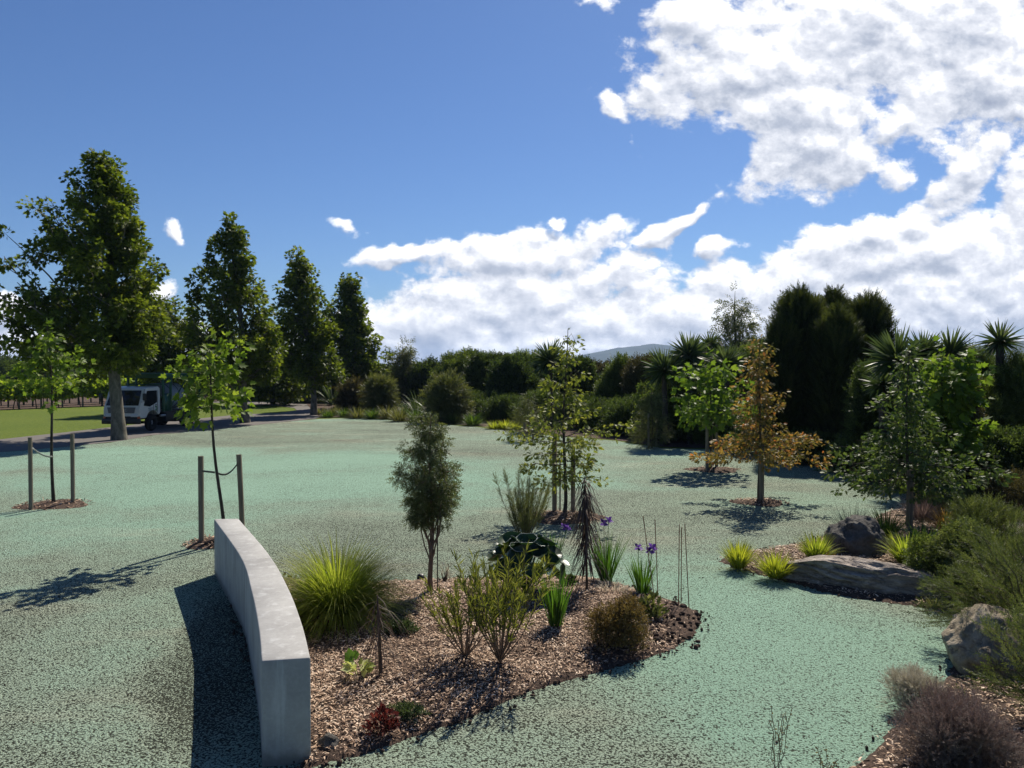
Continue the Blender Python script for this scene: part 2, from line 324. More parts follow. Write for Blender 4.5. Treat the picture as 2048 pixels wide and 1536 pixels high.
# ---------------------------------------------------------------- the ground
def m_ground():
    m, t, o = new_mat('field_grass'); tc = t.node('ShaderNodeTexCoord').outputs['Object']
    n1 = t.noise(tc, .15, 4, .6); n2 = t.noise(tc, 6, 8, .7)
    c = t.mix(n1, (.10,.15,.022), (.17,.20,.035)); c = t.mix(t.smooth(n2,.35,.7), t.mix(1,c,(.6,.65,.6),'MULTIPLY'), c)
    b = princ(t, c, .95, .1, 0, n2, 1, .08); t.l.new(b.outputs[0], o.inputs[0]); return m
def m_hydro():
    """hydroseed mulch: mint green fibre sprayed over dark soil that shows through in pits, thicker in swathes"""
    m, t, o = new_mat('hydroseed_mulch'); tc = t.node('ShaderNodeTexCoord').outputs['Object']
    sw = t.noise(t.vmath('MULTIPLY', tc, (.55,1,1)), .22, 4, .55, 1.2)
    sw2 = t.noise(tc, 1.3, 5, .6)
    thick = t.math('ADD', t.math('MULTIPLY', sw, .75), t.math('MULTIPLY', sw2, .25))
    # swathes of thicker spray: (x, y, rx, ry)
    cur = None
    for (x, y, rx, ry, amp) in [(-6,21,9,6.5,1),(-16,25,10,4,1),(3.2,7.2,2.6,3.6,1.1),(2.5,10.5,2.4,2.0,.7),(1,24,3,2.2,.6),(-9,14,3.2,2.4,.5),(6,17,3,2,.45),(4.5,27,6,2.5,.35)]:
        mp = t.node('ShaderNodeMapping', vector_type='TEXTURE'); t.put(mp.inputs['Vector'], t.vmath('ADD', tc, t.vmath('SCALE', t.noise(tc,.35,3,.5,out=1), scale=3)))
        mp.inputs['Location'].default_value = (x+1.5,y+1.5,1.5); mp.inputs['Scale'].default_value = (rx,ry,30)
        L = t.math('MULTIPLY', t.smooth(t.vmath('LENGTH', mp.outputs[0], out='Value'), 1.15, .55), amp)
        cur = L if cur is None else t.math('MAXIMUM', cur, L)
    thick = t.math('ADD', thick, t.math('MULTIPLY', cur, .26))
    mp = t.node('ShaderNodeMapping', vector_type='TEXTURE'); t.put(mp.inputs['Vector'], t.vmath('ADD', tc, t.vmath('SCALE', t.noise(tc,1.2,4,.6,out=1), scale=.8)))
    mp.inputs['Location'].default_value = (-2.62,8.2,.4); mp.inputs['Rotation'].default_value = (0,0,.28); mp.inputs['Scale'].default_value = (.55,2.6,30)   # wall's cast shadow deepened in the colour here: mulch thinned to dark soil
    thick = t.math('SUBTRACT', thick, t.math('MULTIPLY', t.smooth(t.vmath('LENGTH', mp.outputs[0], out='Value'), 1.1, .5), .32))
    fib = t.noise(tc, 58, 5, .70, .5); fine = t.noise(tc, 120, 3, .7); pit = t.voro(t.vmath('ADD', tc, t.vmath('SCALE', t.noise(tc,30,2,.5,out=1), scale=.04)), 52)
    h = t.math('ADD', t.math('MULTIPLY', fib, .7), t.math('MULTIPLY', t.math('SUBTRACT', 1.0, pit), .35))
    h = t.math('ADD', h, t.math('MULTIPLY', fine, .12))
    cov = t.smooth(t.math('ADD', h, t.math('MULTIPLY', t.math('SUBTRACT', thick, .55), .22)), .515, .605)
    mint = t.mix(t.smooth(thick, .42, .78), (.43,.51,.39), (.35,.525,.40))
    mint = t.mix(t.smooth(t.noise(tc, 60, 4, .6), .3, .7), t.mix(1, mint, (.70,.72,.70), 'MULTIPLY'), mint)
    soil = t.mix(sw2, (.028,.034,.024), (.06,.062,.045))
    brown = t.smooth(t.noise(t.vmath('MULTIPLY', tc, (.4,1.2,1)), .5, 4, .6), .50, .72)
    mint = t.mix(t.math('MULTIPLY', brown, t.smooth(cur, .7, .1)), mint, (.42,.44,.33))
    c = t.mix(cov, soil, mint)
    b = princ(t, c, .95, .1, 0, h, 1.0, .045); t.l.new(b.outputs[0], o.inputs[0]); return m
def m_asphalt():
    m, t, o = new_mat('asphalt'); tc = t.node('ShaderNodeTexCoord').outputs['Object']
    n = t.noise(tc, .6, 4, .6); n2 = t.noise(tc, 60, 4, .7)
    c = t.mix(n, (.085,.08,.075), (.15,.13,.12)); c = t.mix(t.math('MULTIPLY', n2, .5), c, (.2,.18,.16))
    b = princ(t, c, .9, .25, 0, n2, .5, .01); t.l.new(b.outputs[0], o.inputs[0]); return m
def m_mulchsoil():
    m, t, o = new_mat('mulch_soil'); tc = t.node('ShaderNodeTexCoord').outputs['Object']
    n = t.noise(tc, 45, 6, .7, .8); n1 = t.noise(tc, 2, 3, .6)
    c = t.ramp(n, [(.3,(.03,.022,.018)),(.5,(.10,.07,.055)),(.7,(.24,.16,.12))]); c = t.mix(n1, c, t.mix(1,c,(.7,.7,.7),'MULTIPLY'))
    b = princ(t, c, .95, .1, 0, n, 1, .03); t.l.new(b.outputs[0], o.inputs[0]); return m
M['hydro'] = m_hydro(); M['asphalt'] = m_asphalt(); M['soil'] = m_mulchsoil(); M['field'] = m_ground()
M['chip'] = leaf_mat('wood_chip', [(0,(.09,.055,.035)),(.3,(.28,.175,.115)),(.65,(.58,.41,.285)),(1,(.85,.69,.54))], .05, (1,1,1), .8, .2)

poly('ground', [(-5900,-200),(5900,-200),(5900,5850),(-5900,5850)], -.004, M['field'])
lawn_px = [(-500,945),(0,905),(120,895),(230,884),(310,870),(380,863),(450,857),(560,845),(640,838),(720,836),(850,846),(960,855),(1100,872),(1230,882),(1320,896),(1420,899),(1560,906),(1660,930),(1760,948),(1850,965),(2000,985),(2400,1000)]
def rough(P, amp=.08, step=.4, seed=0):
    out = []
    for i in range(len(P)-1):
        a, b = np.array(P[i]), np.array(P[i+1]); n = max(1, int(np.linalg.norm(b-a)/step))
        for k in range(n):
            p = a+(b-a)*k/n; q = mnoise.noise_vector(Vector((p[0]*1.7, p[1]*1.7, seed))); out.append((p[0]+q[0]*amp*2, p[1]+q[1]*amp*2))
    out.append(tuple(P[-1])); return out
lp = rough([W(*p) for p in lawn_px], .12, .5)
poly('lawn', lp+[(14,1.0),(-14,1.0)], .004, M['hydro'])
# driveway: sweeps past the plane trees and loops back behind a grass island
near = [(-500,945),(0,905),(120,895),(230,884),(310,870),(380,863),(450,857),(560,845),(632,838)]
loop = [(648,829),(644,816),(620,809),(560,805),(480,803),(380,801)]
inner = [(380,804),(480,807),(545,811),(588,816),(594,821),(560,826),(480,829),(390,838),(280,848),(200,857),(120,866),(0,879),(-500,915)]
poly('driveway', rough([W(*p) for p in near], .05, .6, 3)+[W(*p) for p in loop]+[W(*p) for p in inner], .009, M['asphalt'])
def bed(name, P, step, hmax, rise, z0=.012):
    P = np.array(P); lo = P.min(0)-step; hi = P.max(0)+step
    gx = np.arange(lo[0], hi[0], step); gy = np.arange(lo[1], hi[1], step); GX, GY = np.meshgrid(gx, gy)
    Q = np.stack([GX.ravel(), GY.ravel()], 1); ins = inside(P, Q); D = edge_dist(P, Q)*np.where(ins, 1, -1)
    z = z0+hmax*(1-np.exp(-np.maximum(D,0)/rise)); z = np.where(D < step*.5, -.02, z)
    nz = np.array([mnoise.fractal(Vector((q[0]*3, q[1]*3, 1.3)), .7, 2.0, 4) for q in Q]) if len(Q) < 60000 else rng.normal(size=len(Q))*.3
    z = z+nz*.018*(D > 0)
    V = np.column_stack([Q, z]); ny, nx = GX.shape
    i = np.arange(ny-1)[:,None]*nx+np.arange(nx-1)[None,:]; f = np.stack([i, i+1, i+nx+1, i+nx], -1).reshape(-1,4)
    keep = (D[f] > 0).any(1); f = f[keep]; used = np.unique(f); mp = -np.ones(len(V), int); mp[used] = np.arange(len(used))
    a = Acc(); a.add(V[used], mp[f]); o = a.build(name, 'soil', smooth=True); o['kind'] = 'structure'
    def hz(x, y):
        q = np.array([[x, y]], float); d = edge_dist(P, q)[0]*(1 if inside(P, q)[0] else -1)
        return z0+hmax*(1-math.exp(-max(d,0)/rise)) if d > 0 else 0
    def hzv(Q):
        d = edge_dist(P, Q)*np.where(inside(P, Q), 1, -1); return z0+hmax*(1-np.exp(-np.maximum(d,0)/rise)), d
    return hz, hzv, P
isl_px = [(600,1545),(640,1531),(720,1516),(800,1491),(880,1459),(960,1427),(1030,1400),(1100,1374),(1200,1345),(1290,1322),(1350,1300),(1395,1272),(1412,1245),(1398,1222),(1360,1205),(1300,1190),(1250,1172),(1180,1158),(1080,1152),(960,1158),(860,1162),(780,1164),(700,1172),(640,1168),(560,1150),(500,1155),(470,1200),(500,1330),(560,1500)]
isl = rough([W(*p) for p in isl_px], .035, .2, 5)
isl_h, isl_hv, isl_P = bed('island_bed', isl, .045, .09, .35)
rb_px = [(1436,1124),(1500,1146),(1570,1166),(1640,1184),(1720,1200),(1800,1212),(1880,1222),(1955,1236),(1925,1290),(1900,1345),(1850,1392),(1810,1425),(1790,1450),(1740,1500),(1690,1545),(1680,1600),(2500,1600),(2500,985),(2050,975),(1960,962),(1880,965),(1830,990),(1790,1018),(1720,1048),(1620,1082),(1520,1100),(1450,1110)]
rb = rough([W(*p) for p in rb_px], .035, .25, 9)
rb_h, rb_hv, rb_P = bed('border_bed', rb, .06, .10, .4)
hb = [W(*p) for p in [(640,836),(720,834),(850,844),(960,853),(1100,870),(1230,880),(1320,894),(1420,897),(1560,904),(1660,928),(1760,946),(1850,963),(2000,980),(2600,990)]]
poly('hedge_soil', rough(hb, .1, .5, 2)+[(80,60),(30,120),(-30,95),(-17,64)], .011, M['soil'])

def chips(name, hv, P, bbox, dens, seed, size=(.02,.065), crop=None):
    n = int((bbox[1]-bbox[0])*(bbox[3]-bbox[2])*dens); Q = np.column_stack([rng.uniform(bbox[0], bbox[1], n), rng.uniform(bbox[2], bbox[3], n)])
    z, d = hv(Q); k = (d > -.03) & (rng.random(n) < np.clip(.12+(d-.02)/.14, 0, 1)) & ((name != 'wood_chip_mulch') | (rng.random(n) < np.clip((np.hypot(Q[:,0]-2.2, (Q[:,1]-8.9)*.8)-.35)/.7, .06, 1))); Q = Q[k]; z = z[k]; d = d[k]; n = len(Q)
    nz = np.array([mnoise.fractal(Vector((q[0]*3, q[1]*3, 1.3)), .7, 2.0, 4) for q in Q])
    pos = np.column_stack([Q, np.where(d > 0, z+nz*.018, .006)+.002+rng.random(n)*.018])
    a = rng.uniform(0, 2*PI, n); dr = np.column_stack([np.cos(a), np.sin(a), rng.normal(0,.22,n)])
    v = np.clip(rng.beta(1.6,1.5,n)-np.array([.18*(mnoise.noise(Vector((q[0]*1.6,q[1]*1.6,4)))>.15) for q in Q]), 0, 1)
    acc = Acc(); tp = (A([-.5,0,0],[.5,0,0],[.42,.55,.12],[-.5,.5,.12],[.3,1,0],[-.35,1,.02]), np.array([(0,1,2,3),(3,2,4,5)]))
    put(acc, tp, pos, dr, rng.uniform(size[0], size[1], n), v, up=2.2, width=.3)
    o = acc.build(name, 'chip'); return tag(o, None, None, None, 'stuff')
tag(chips('wood_chip_mulch', isl_hv, isl_P, (-2.9,2.6,5.4,11.2), 2600, 1, (.012,.042)), 'pinkish brown wood chip mulch covering the island bed')
tag(chips('border_mulch', rb_hv, rb_P, (2.3,9.5,5.2,16), 900, 2, (.018,.055)), 'brown wood chip mulch covering the right hand border bed')

# ---------------------------------------------------------------- curved wall
def m_concrete():
    m, t, o = new_mat('cast_concrete'); tc = t.node('ShaderNodeTexCoord').outputs['Object']
    n = t.noise(tc, 1.6, 6, .6, .4); n2 = t.noise(tc, 35, 6, .65); sp = t.voro(tc, 55)
    c = t.ramp(n, [(.3,(.28,.272,.26)),(.5,(.36,.35,.335)),(.7,(.43,.42,.40))])
    c = t.mix(t.smooth(n2,.35,.75), t.mix(1,c,(.88,.88,.88),'MULTIPLY'), c)
    st = t.noise(t.vmath('MULTIPLY', tc, (5,5,.6)), 2, 5, .6)
    c = t.mix(t.math('MULTIPLY', t.smooth(st,.5,.72), .5), c, (.55,.55,.54))
    sz = t.node('ShaderNodeSeparateXYZ'); t.l.new(tc, sz.inputs[0]); spl = t.math('MULTIPLY', t.smooth(t.math('SUBTRACT', sz.outputs[2], t.math('MULTIPLY', t.noise(tc, 12, 5, .7), .16)), .06, -.05), .7)
    c = t.mix(spl, c, (.13,.115,.09))
    pin = t.smooth(sp, .12, .06); c = t.mix(t.math('MULTIPLY', pin, t.smooth(t.noise(tc,9,2,.5),.55,.62)), c, (.12,.12,.12))
    b = princ(t, c, .75, .3, 0, t.math('SUBTRACT', n2, t.math('MULTIPLY', pin,.5)), .25, .004); t.l.new(b.outputs[0], o.inputs[0]); return m
M['concrete'] = m_concrete()
def wall():
    hz = .78
    Lp = catmull([W(428,1038,hz),W(481,1114,hz),W(503,1183,hz),W(517,1255,hz),W(523,1322,hz)], 10)
    Rp = catmull([W(477,1037,hz),W(537,1107,hz),W(575,1172,hz),W(603,1244,hz),W(621,1315,hz)], 10)
    n = len(Lp); V = []
    for l, r in zip(Lp, Rp): V += [(l[0],l[1],-.1),(r[0],r[1],-.1),(r[0],r[1],hz),(l[0],l[1],hz)]
    f = []
    for i in range(n-1):
        b = i*4
        for k in range(4): f.append((b+k, b+4+k, b+4+(k+1) % 4, b+(k+1) % 4))
    f += [(0,1,2,3), ((n-1)*4+3,(n-1)*4+2,(n-1)*4+1,(n-1)*4)]
    a = Acc(); a.add(V, f); o = a.build('curved_wall', 'concrete'); 
    bm = bmesh.new(); bm.from_mesh(o.data); bmesh.ops.recalc_face_normals(bm, faces=bm.faces); bm.to_mesh(o.data); bm.free()
    bevel(o, .012, 2)
    tag(o, 'low curved grey concrete wall beside the mulched island bed', 'wall')
wall()

# ---------------------------------------------------------------- woody plants
def curve_pts(p0, p1, sag, n=6, wob=.03):
    p0 = np.array(p0, float); p1 = np.array(p1, float); L = np.linalg.norm(p1-p0); s = np.linspace(0,1,n)[:,None]
    p = p0+(p1-p0)*s; p[:,2] += (4*s*(1-s))[:,0]*sag*L
    w = rng.normal(size=(n,3))*wob*L; w[0] = 0; w[-1] = 0; return p+w
def tree(name, label, cat, x, y, Ht, tr, cb, prof, nl, leaf, mat, ls, nleaf, elev=(25,60), lean=(0,0), bark_m='bark', group=None,
         clr=.45, zs=.8, cpl=4, sag=.0, tipdown=0, topmin=.02, base=0.0, up=.8, trunk_pts=None, inner=.35, tpw=1.0, smin=None, nside=8, tip=.93, outd=.9):
    root = thing(name, label, cat, (x,y,base), 0, group)
    tk = Acc(); s = np.linspace(0,1,12)
    P = np.column_stack([lean[0]*s**1.2+np.sin(s*7+x)*.008*Ht, lean[1]*s+np.cos(s*6+y)*.006*Ht, Ht*s*.98]); P[0,:2] = 0; P[0,2] = -.06
    rad = tr*(1-s)**.8+.006*Ht**.5*.4; rad[0] *= 1.25
    tube(tk, P, rad, 10 if tr > .1 else 7)
    def at(t): return np.array([np.interp(t, s, P[:,k]) for k in range(3)])
    lb = Acc(); lf = Acc(); cl = []
    az = random.uniform(0, 6)
    for i in range(nl):
        t = cb+(1-cb)*((i+.5)/nl)**tpw; az += 2.399+random.uniform(-.35,.35)
        L = max(prof((t-cb)/(1-cb), az), .02)*random.uniform(.72,1.08)
        e = R(elev[0]+(elev[1]-elev[0])*((t-cb)/(1-cb))); rise = L*math.tan(e)
        z1 = t*Ht*tip; ts = max((z1-rise)/Ht, cb*.85 if smin is None else smin); ts = min(ts, .97)
        p0 = at(ts); c = at(t); p1 = np.array([c[0]+math.cos(az)*L, c[1]+math.sin(az)*L, z1])
        pts = curve_pts(p0, p1, sag, 7, .025); r0 = max(.35*np.interp(ts, s, rad), .004)
        tube(lb, pts, np.linspace(r0, max(r0*.2,.0025), 7), 5)
        m = max(2, int(round(cpl*(.4+L/max(prof(.3,az),.1)))))
        for k in range(m):
            q = inner+(1-inner)*(k+random.random())/m; c0 = np.array([np.interp(q, np.linspace(0,1,7), pts[:,j]) for j in range(3)])
            off = rng.normal(size=3)*np.array([1,1,zs])*clr*.9*(1.15-q*.5); c1 = c0+off; c1[2] -= tipdown*random.random()
            if np.linalg.norm(off) > clr*.4: tube(lb, np.array([c0, (c0+c1)/2+off*.05, c1]), [r0*.22+.002, r0*.16+.002, .002], 4, cap=False)
            cl.append((c1, clr*random.uniform(.6,1.15), c))
    tp = at(1.0); cl.append((tp+np.array([0,0,-clr*.3]), clr*.6, tp-np.array([0,0,.3]))); 
    w = np.array([c[1]**2 for c in cl]); w /= w.sum()
    cnt = rng.multinomial(nleaf, w)
    for (c, r, ctr), n in zip(cl, cnt):
        if n == 0: continue
        d = nrm(rng.normal(size=(n,3))); q = c+d*(rng.random((n,1))**.45)*r*np.array([1,1,zs]); out = nrm((c-ctr)[None]+1e-6)
        dd = d*1.0+out*outd+np.array([0,0,-.15]); cv = rng.normal(.45,.16)
        put(lf, T[leaf], q, dd, ls*rng.uniform(.65,1.25,n), np.clip(rng.normal(cv,.2,n),0,1), up=up)
    tk.build('trunk', bark_m, root, True); lb.build('limbs', bark_m, root, True); lf.build('crown', mat, root)
    return root
def shrub(name, label, cat, x, y, rx, Ht, leaf, mat, ls, nleaf, ry=None, lobes=9, group=None, z0=0.0, up=.5, stems=8, fill=.35, top=None, low=.12, spiky=0, stem_m='bark_twig', vert=.5, ragged=0, skirt=6):
    ry = ry or rx; root = thing(name, label, cat, (x,y,z0), 0, group)
    k0 = .58 if ragged else .72; L = [(np.array([0,0,Ht*.45]), np.array([rx*k0, ry*k0, Ht*(.44 if ragged else .5)]))]
    for i in range(lobes):
        a = i*2.4+random.random(); q = random.uniform(.35,.75); zz = random.uniform(.2,.8) if i else .8
        k = math.sqrt(max(.05, 1-(zz-.25)**2*1.5)); rr = random.uniform(.17,.36) if ragged else random.uniform(.28,.45)
        c = np.array([math.cos(a)*rx*q*k*(1-.4*zz*(zz>.6)), math.sin(a)*ry*q*k, Ht*zz]); hh = min(Ht*rr, Ht*1.0-c[2]+.02*Ht) if c[2] > Ht*.5 else Ht*rr
        L.append((c, np.array([rx*rr, ry*rr, max(hh, Ht*.12)])))
    for i in range(skirt):
        a = i*2.4+.7; rr = random.uniform(.30,.42); L.append((np.array([math.cos(a)*rx*.55, math.sin(a)*ry*.55, Ht*.14]), np.array([rx*rr, ry*rr, Ht*random.uniform(.14,.24)])))
    w = np.array([np.prod(l[1])**.67 for l in L]); cnt = rng.multinomial(nleaf, w/w.sum()); lf = Acc()
    for (c, e), n in zip(L, cnt):
        if not n: continue
        d = nrm(rng.normal(size=(n,3))); d[:,2] = np.where(d[:,2] < -.5, -d[:,2], d[:,2])
        rad = 1-fill*rng.random((n,1))**1.5+rng.normal(0,.05,(n,1)); bumps = 1+(.17 if ragged else .10)*np.sin(d[:,0:1]*9+c[0]*5)*np.sin(d[:,1:2]*8+1)*np.sin(d[:,2:3]*7)
        q = c+d*e*rad*bumps; k = (q[:,2] > low*Ht*rng.random(n)) ; q = q[k]; d = d[k]
        if spiky: dd = d*.5+rng.normal(size=d.shape)*.25; dd[:,2] += spiky
        else: dd = d+rng.normal(size=d.shape)*.5; dd[:,2] += vert
        cv = rng.normal(.48,.17 if ragged else .10); put(lf, T[leaf], q, dd, ls*rng.uniform(.6,1.3,len(q)), np.clip(rng.normal(cv,.22,len(q)),0,1), up=up)
    if ragged:
        m = int(nleaf*.10); kk = rng.integers(0, len(L), m); cc = np.array([L[i][0] for i in kk]); ee = np.array([L[i][1] for i in kk]); d = nrm(rng.normal(size=(m,3))*[1,1,.5]+[0,0,.7])
        gr = np.floor(rng.random(m)*14); an = gr*2.4+kk; dg = nrm(np.column_stack([np.cos(an)*.7, np.sin(an)*.7, .6+.5*np.sin(gr*5)])+rng.normal(size=(m,3))*.10)
        q = cc+dg*ee*(1+ragged*rng.random((m,1))); put(lf, T[leaf], q, dg+rng.normal(size=(m,3))*.3+[0,0,.6], ls*rng.uniform(.5,1.0,m), np.clip(rng.normal(.65,.2,m),0,1), up=up)
    lf.build('foliage', mat, root); st = Acc()
    for i in range(stems):
        l = L[i % len(L)]; p1 = l[0]*np.array([1,1,1.1]); tube(st, curve_pts((rng.normal()*.05*rx, rng.normal()*.05*rx, -.03), p1, .03, 6, .04), np.linspace(.012+.012*Ht, .004, 6), 5)
    st.build('stem', stem_m, root, True); return root
def blades(acc, o, n, L, w, amax, droop, r0=.05, seg=6, amin=0, var=None, lmin=.55, twist=.4, azr=None):
    az = rng.uniform(0, 2*PI, n) if azr is None else rng.uniform(azr[0], azr[1], n)
    inc = R(amin)+(R(amax)-R(amin))*rng.random(n)**.8; Ln = L*rng.uniform(lmin,1.0,n)*(1-.15*inc/R(90)); rr = r0*np.sqrt(rng.random(n))
    b = np.column_stack([o[0]+np.cos(az)*rr, o[1]+np.sin(az)*rr, np.full(n, o[2])]); hor = np.column_stack([np.cos(az), np.sin(az), np.zeros(n)])
    sd = az+PI/2+rng.normal(0,twist,n); side = np.column_stack([np.cos(sd), np.sin(sd), np.zeros(n)]); V = np.zeros((n, (seg+1)*2, 3)); p = b.copy()
    dr = droop*rng.uniform(.5,1.4,n)
    for k in range(seg+1):
        s = k/seg; ww = w*(.55+.9*s if s < .4 else .91*(1-((s-.4)/.6)**1.6))*.5+w*.03; V[:,2*k] = p-side*ww; V[:,2*k+1] = p+side*ww
        a = inc+dr*(s**1.5)*1.6; p = p+(hor*np.sin(a)[:,None]+np.array([0,0,1])*np.cos(a)[:,None])*(Ln/seg)[:,None]
    V[:,:,2] = np.maximum(V[:,:,2], .012)
    f = np.array([(2*k,2*k+1,2*k+3,2*k+2) for k in range(seg)]); f = (f[None]+(np.arange(n)*(seg+1)*2)[:,None,None]).reshape(-1,4)
    if var is None: var = np.clip(rng.normal(.5,.22,n),0,1)
    acc.add(V.reshape(-1,3), f, np.repeat(var, (seg+1)*2)); return p
def tussock(name, label, cat, x, y, n, L, w, amax, droop, mat, group=None, r0=.08, z0=0.0, amin=0, seg=6, dead=0):
    a = Acc(); blades(a, (0,0,0), n, L, w, amax, droop, r0, seg, amin)
    if dead: blades(a, (0,0,0), dead, L*.6, w, 95, .9, r0*1.2, seg, 60, var=np.full(dead, 1.0))
    o = a.build(name, mat); o.location = (x,y,z0); return tag(o, label, cat, group)

# --- plane trees by the driveway
G = 'plane trees along the driveway'
def lr(L, Rr):     # crown radius in metres toward the left and toward the right, by height in the crown
    ks = [0,.3,.55,.75,.9,1]
    return lambda t, az: (lambda l, r: r+(l-r)*(.5-.5*math.cos(az)))(np.interp(t, ks, L), np.interp(t, ks, Rr))
def plane(label, x, y, h, tr, cb, L, Rr, nl, ls, n, lean, clr, cpl=6): tree('plane_tree', label, 'tree', x, y, h, tr, cb, lr(L, Rr), nl, 'lobed', 'plane', ls, n, (32,62), (lean,0), group=G, clr=clr, cpl=cpl, tip=.965, zs=.9, outd=.5, inner=.38)
plane('tallest plane tree with thick trunk partly hiding the truck cab', X(237,31.2), 31.2, 11.6, .25, .29, [3.9,4.3,3.7,2.6,.9,.12],[1.2,1.5,1.2,.75,.35,.12], 84, .155, 31000, -.55, .40, 6)
plane('second tallest plane tree, behind the truck and nearest the grass island', X(490,41), 41, 10.8, .22, .24, [2.0,3.1,2.7,1.7,.6,.12],[2.3,2.2,.9,.5,.3,.12], 66, .18, 15500, -.65, .40, 5)
plane('third plane tree along the driveway, standing at its far bend', X(627,47.6), 47.6, 10.0, .19, .24, [1.7,2.2,1.9,1.5,.6,.12],[1.9,1.7,.9,.55,.3,.12], 62, .19, 12500, -.8, .42)
plane('farthest plane tree of the row, slender with dark crown beside tussocks', X(717,56), 56, 9.6, .18, .24, [1.4,1.9,1.7,1.4,.6,.12],[2.4,2.0,1.1,.6,.35,.12], 58, .21, 11500, -.7, .44)
plane('shorter rounded plane tree standing behind the truck roof', X(338,50), 50, 7.4, .16, .34, [2.1,2.3,1.9,1.4,.8,.3],[2.1,2.3,1.9,1.4,.8,.3], 44, .20, 8500, 0, .5)
plane('dark plane tree filling the gap behind the second driveway tree', X(545,60), 60, 6.4, .16, .16, [2.6,2.8,2.4,1.6,.9,.3],[2.6,2.8,2.4,1.6,.9,.3], 44, .24, 8000, 0, .6)

# --- saplings with stakes
def stake(label, x, y, h, r=.035, lean=0, sq=True):
    a = Acc(); n = 4 if sq else 8
    tube(a, [(0,0,-.15),(lean*.5,0,h*.5),(lean,0,h)], [r*1.25,r*1.25,r*1.25], n)
    o = a.build('stake', 'stake'); o.location = (x,y,0); return tag(o, label, 'stake', 'stakes beside the young trees')
def tie(label, p0, p1, sag=.12, w=.02, mat='tie'):
    s = np.linspace(0,1,9); p0 = np.array(p0); p1 = np.array(p1); P = p0+(p1-p0)*s[:,None]; P[:,2] -= sag*4*s*(1-s)
    a = Acc(); V = np.concatenate([P+[0,0,w], P-[0,0,w], P-[0,.006,w], P+[0,-.006,w]]); n = 9; f = []
    for i in range(8):
        for k in range(4): f.append((k*n+i, k*n+i+1, ((k+1) % 4)*n+i+1, ((k+1) % 4)*n+i))
    a.add(V-p0, f); o = a.build('tree_tie', mat); o.location = p0; return tag(o, label, 'tree tie', 'webbing ties of the staked saplings')
def mound(label, x, y, r, h=.07, n=500):
    P = [(x+r*(1+.2*math.sin(a*3+x))*math.cos(a), y+r*.8*(1+.15*math.cos(a*2))*math.sin(a)) for a in np.linspace(0,2*PI,20)[:-1]]
    a = Acc(); rings = 7; V = [(0,0,h)]; f = []
    for k in range(1, rings):
        for j in range(24):
            an = j/24*2*PI; rr = r*k/(rings-1)*(1+.15*math.sin(an*3+x)); V.append((rr*math.cos(an), rr*.85*math.sin(an), h*math.cos(k/(rings-1)*PI/2)+(mnoise.noise(Vector((x+rr*math.cos(an)*4, rr*math.sin(an)*4, 0)))*.02 if k < rings-1 else -.012)))
    for j in range(24): f.append((0, 1+j, 1+(j+1) % 24, 1+(j+1) % 24))
    q = []
    for k in range(rings-2):
        for j in range(24): q.append((1+k*24+j, 1+(k+1)*24+j, 1+(k+1)*24+(j+1) % 24, 1+k*24+(j+1) % 24))
    a.add(V, np.array([(0, 1+j, 1+(j+1) % 24) for j in range(24)])); a.f.append(np.array(q)); 
    o = a.build('mulch_mound', 'soil', smooth=True); o.location = (x,y,.006); tag(o, label, 'mulch mound', 'mulch mounds round the young trees')
    c = Acc(); rr = r*1.05*np.sqrt(rng.random(n)); an = rng.uniform(0,2*PI,n); zz = h*np.cos(np.clip(rr/r,0,1)*PI/2)+.012
    put(c, (A([-.5,0,0],[.5,0,0],[.4,1,0],[-.35,1,.02]), np.array([(0,1,2,3)])), np.column_stack([rr*np.cos(an), rr*.85*np.sin(an), zz]), rng.normal(size=(n,3))*[1,1,.25], rng.uniform(.03,.08,n), rng.beta(1.3,2.2,n), up=1.4, width=.3)
    k = c.build('wood_chips', 'chip', o); k['kind'] = 'stuff'
# sapling A (far left)
ax, ay = W(108,1010); mound('low mulch mound round the leftmost sapling', ax, ay, .75, .06, 350)
young = lambda w: (lambda t, az: w*np.interp(t, [0,.15,.5,.8,1], [.8,1,.55,.38,.2]))
GS = 'young trees planted on the lawn'
tree('plane_sapling', 'leftmost young plane tree, green leaves atop a thin bare trunk', 'young tree', ax, ay, 3.95, .032, .68, young(.74), 18, 'lobed', 'plane_young', .125, 480, (15,50), (-.08,0), 'bark_dark', GS, clr=.2, cpl=3)
sx, sy = W(62,1020); stake('left stake of the leftmost sapling', sx, sy, 1.48); tie('pale webbing tie sagging from left stake to leftmost sapling', (sx+.04,sy,1.27), (ax-.02,ay,1.02), .05, .018, 'tie_light')
s2x, s2y = W(146,1009); stake('right stake of the leftmost sapling', s2x, s2y, 1.5); tie('loose webbing tie hanging on right stake of the leftmost sapling', (s2x+.02,s2y-.05,1.12), (s2x+.05,s2y-.06,.72), -.02, .02, 'tie')
# sapling B (behind the wall)
bx, by = W(447,1090); mound('dark mulch mound beside the far end of the wall', W(420,1092)[0], by+.05, .45, .09, 500)
tree('plane_sapling', 'young plane tree with leaning thin trunk behind the far end of the wall', 'young tree', bx, by, 3.65, .028, .67, young(.68), 18, 'lobed', 'plane_young', .125, 450, (10,45), (-.28,0), 'bark_dark', GS, clr=.19, cpl=3)
sx, sy = W(403,1091); stake('left stake of the sapling behind the wall', sx, sy, 1.46, .036)
s2x, s2y = W(486,1075); stake('right stake of the sapling behind the wall', s2x, s2y, 1.42, .036, -.06)
tie('taut dark tie from left stake to sapling behind the wall', (sx+.03,sy-.02,1.22), (bx-.13,by,1.19), .0, .016); tie('sagging dark tie from right stake to sapling behind the wall', (bx-.10,by,1.19), (s2x-.08,s2y,1.27), .10, .016)
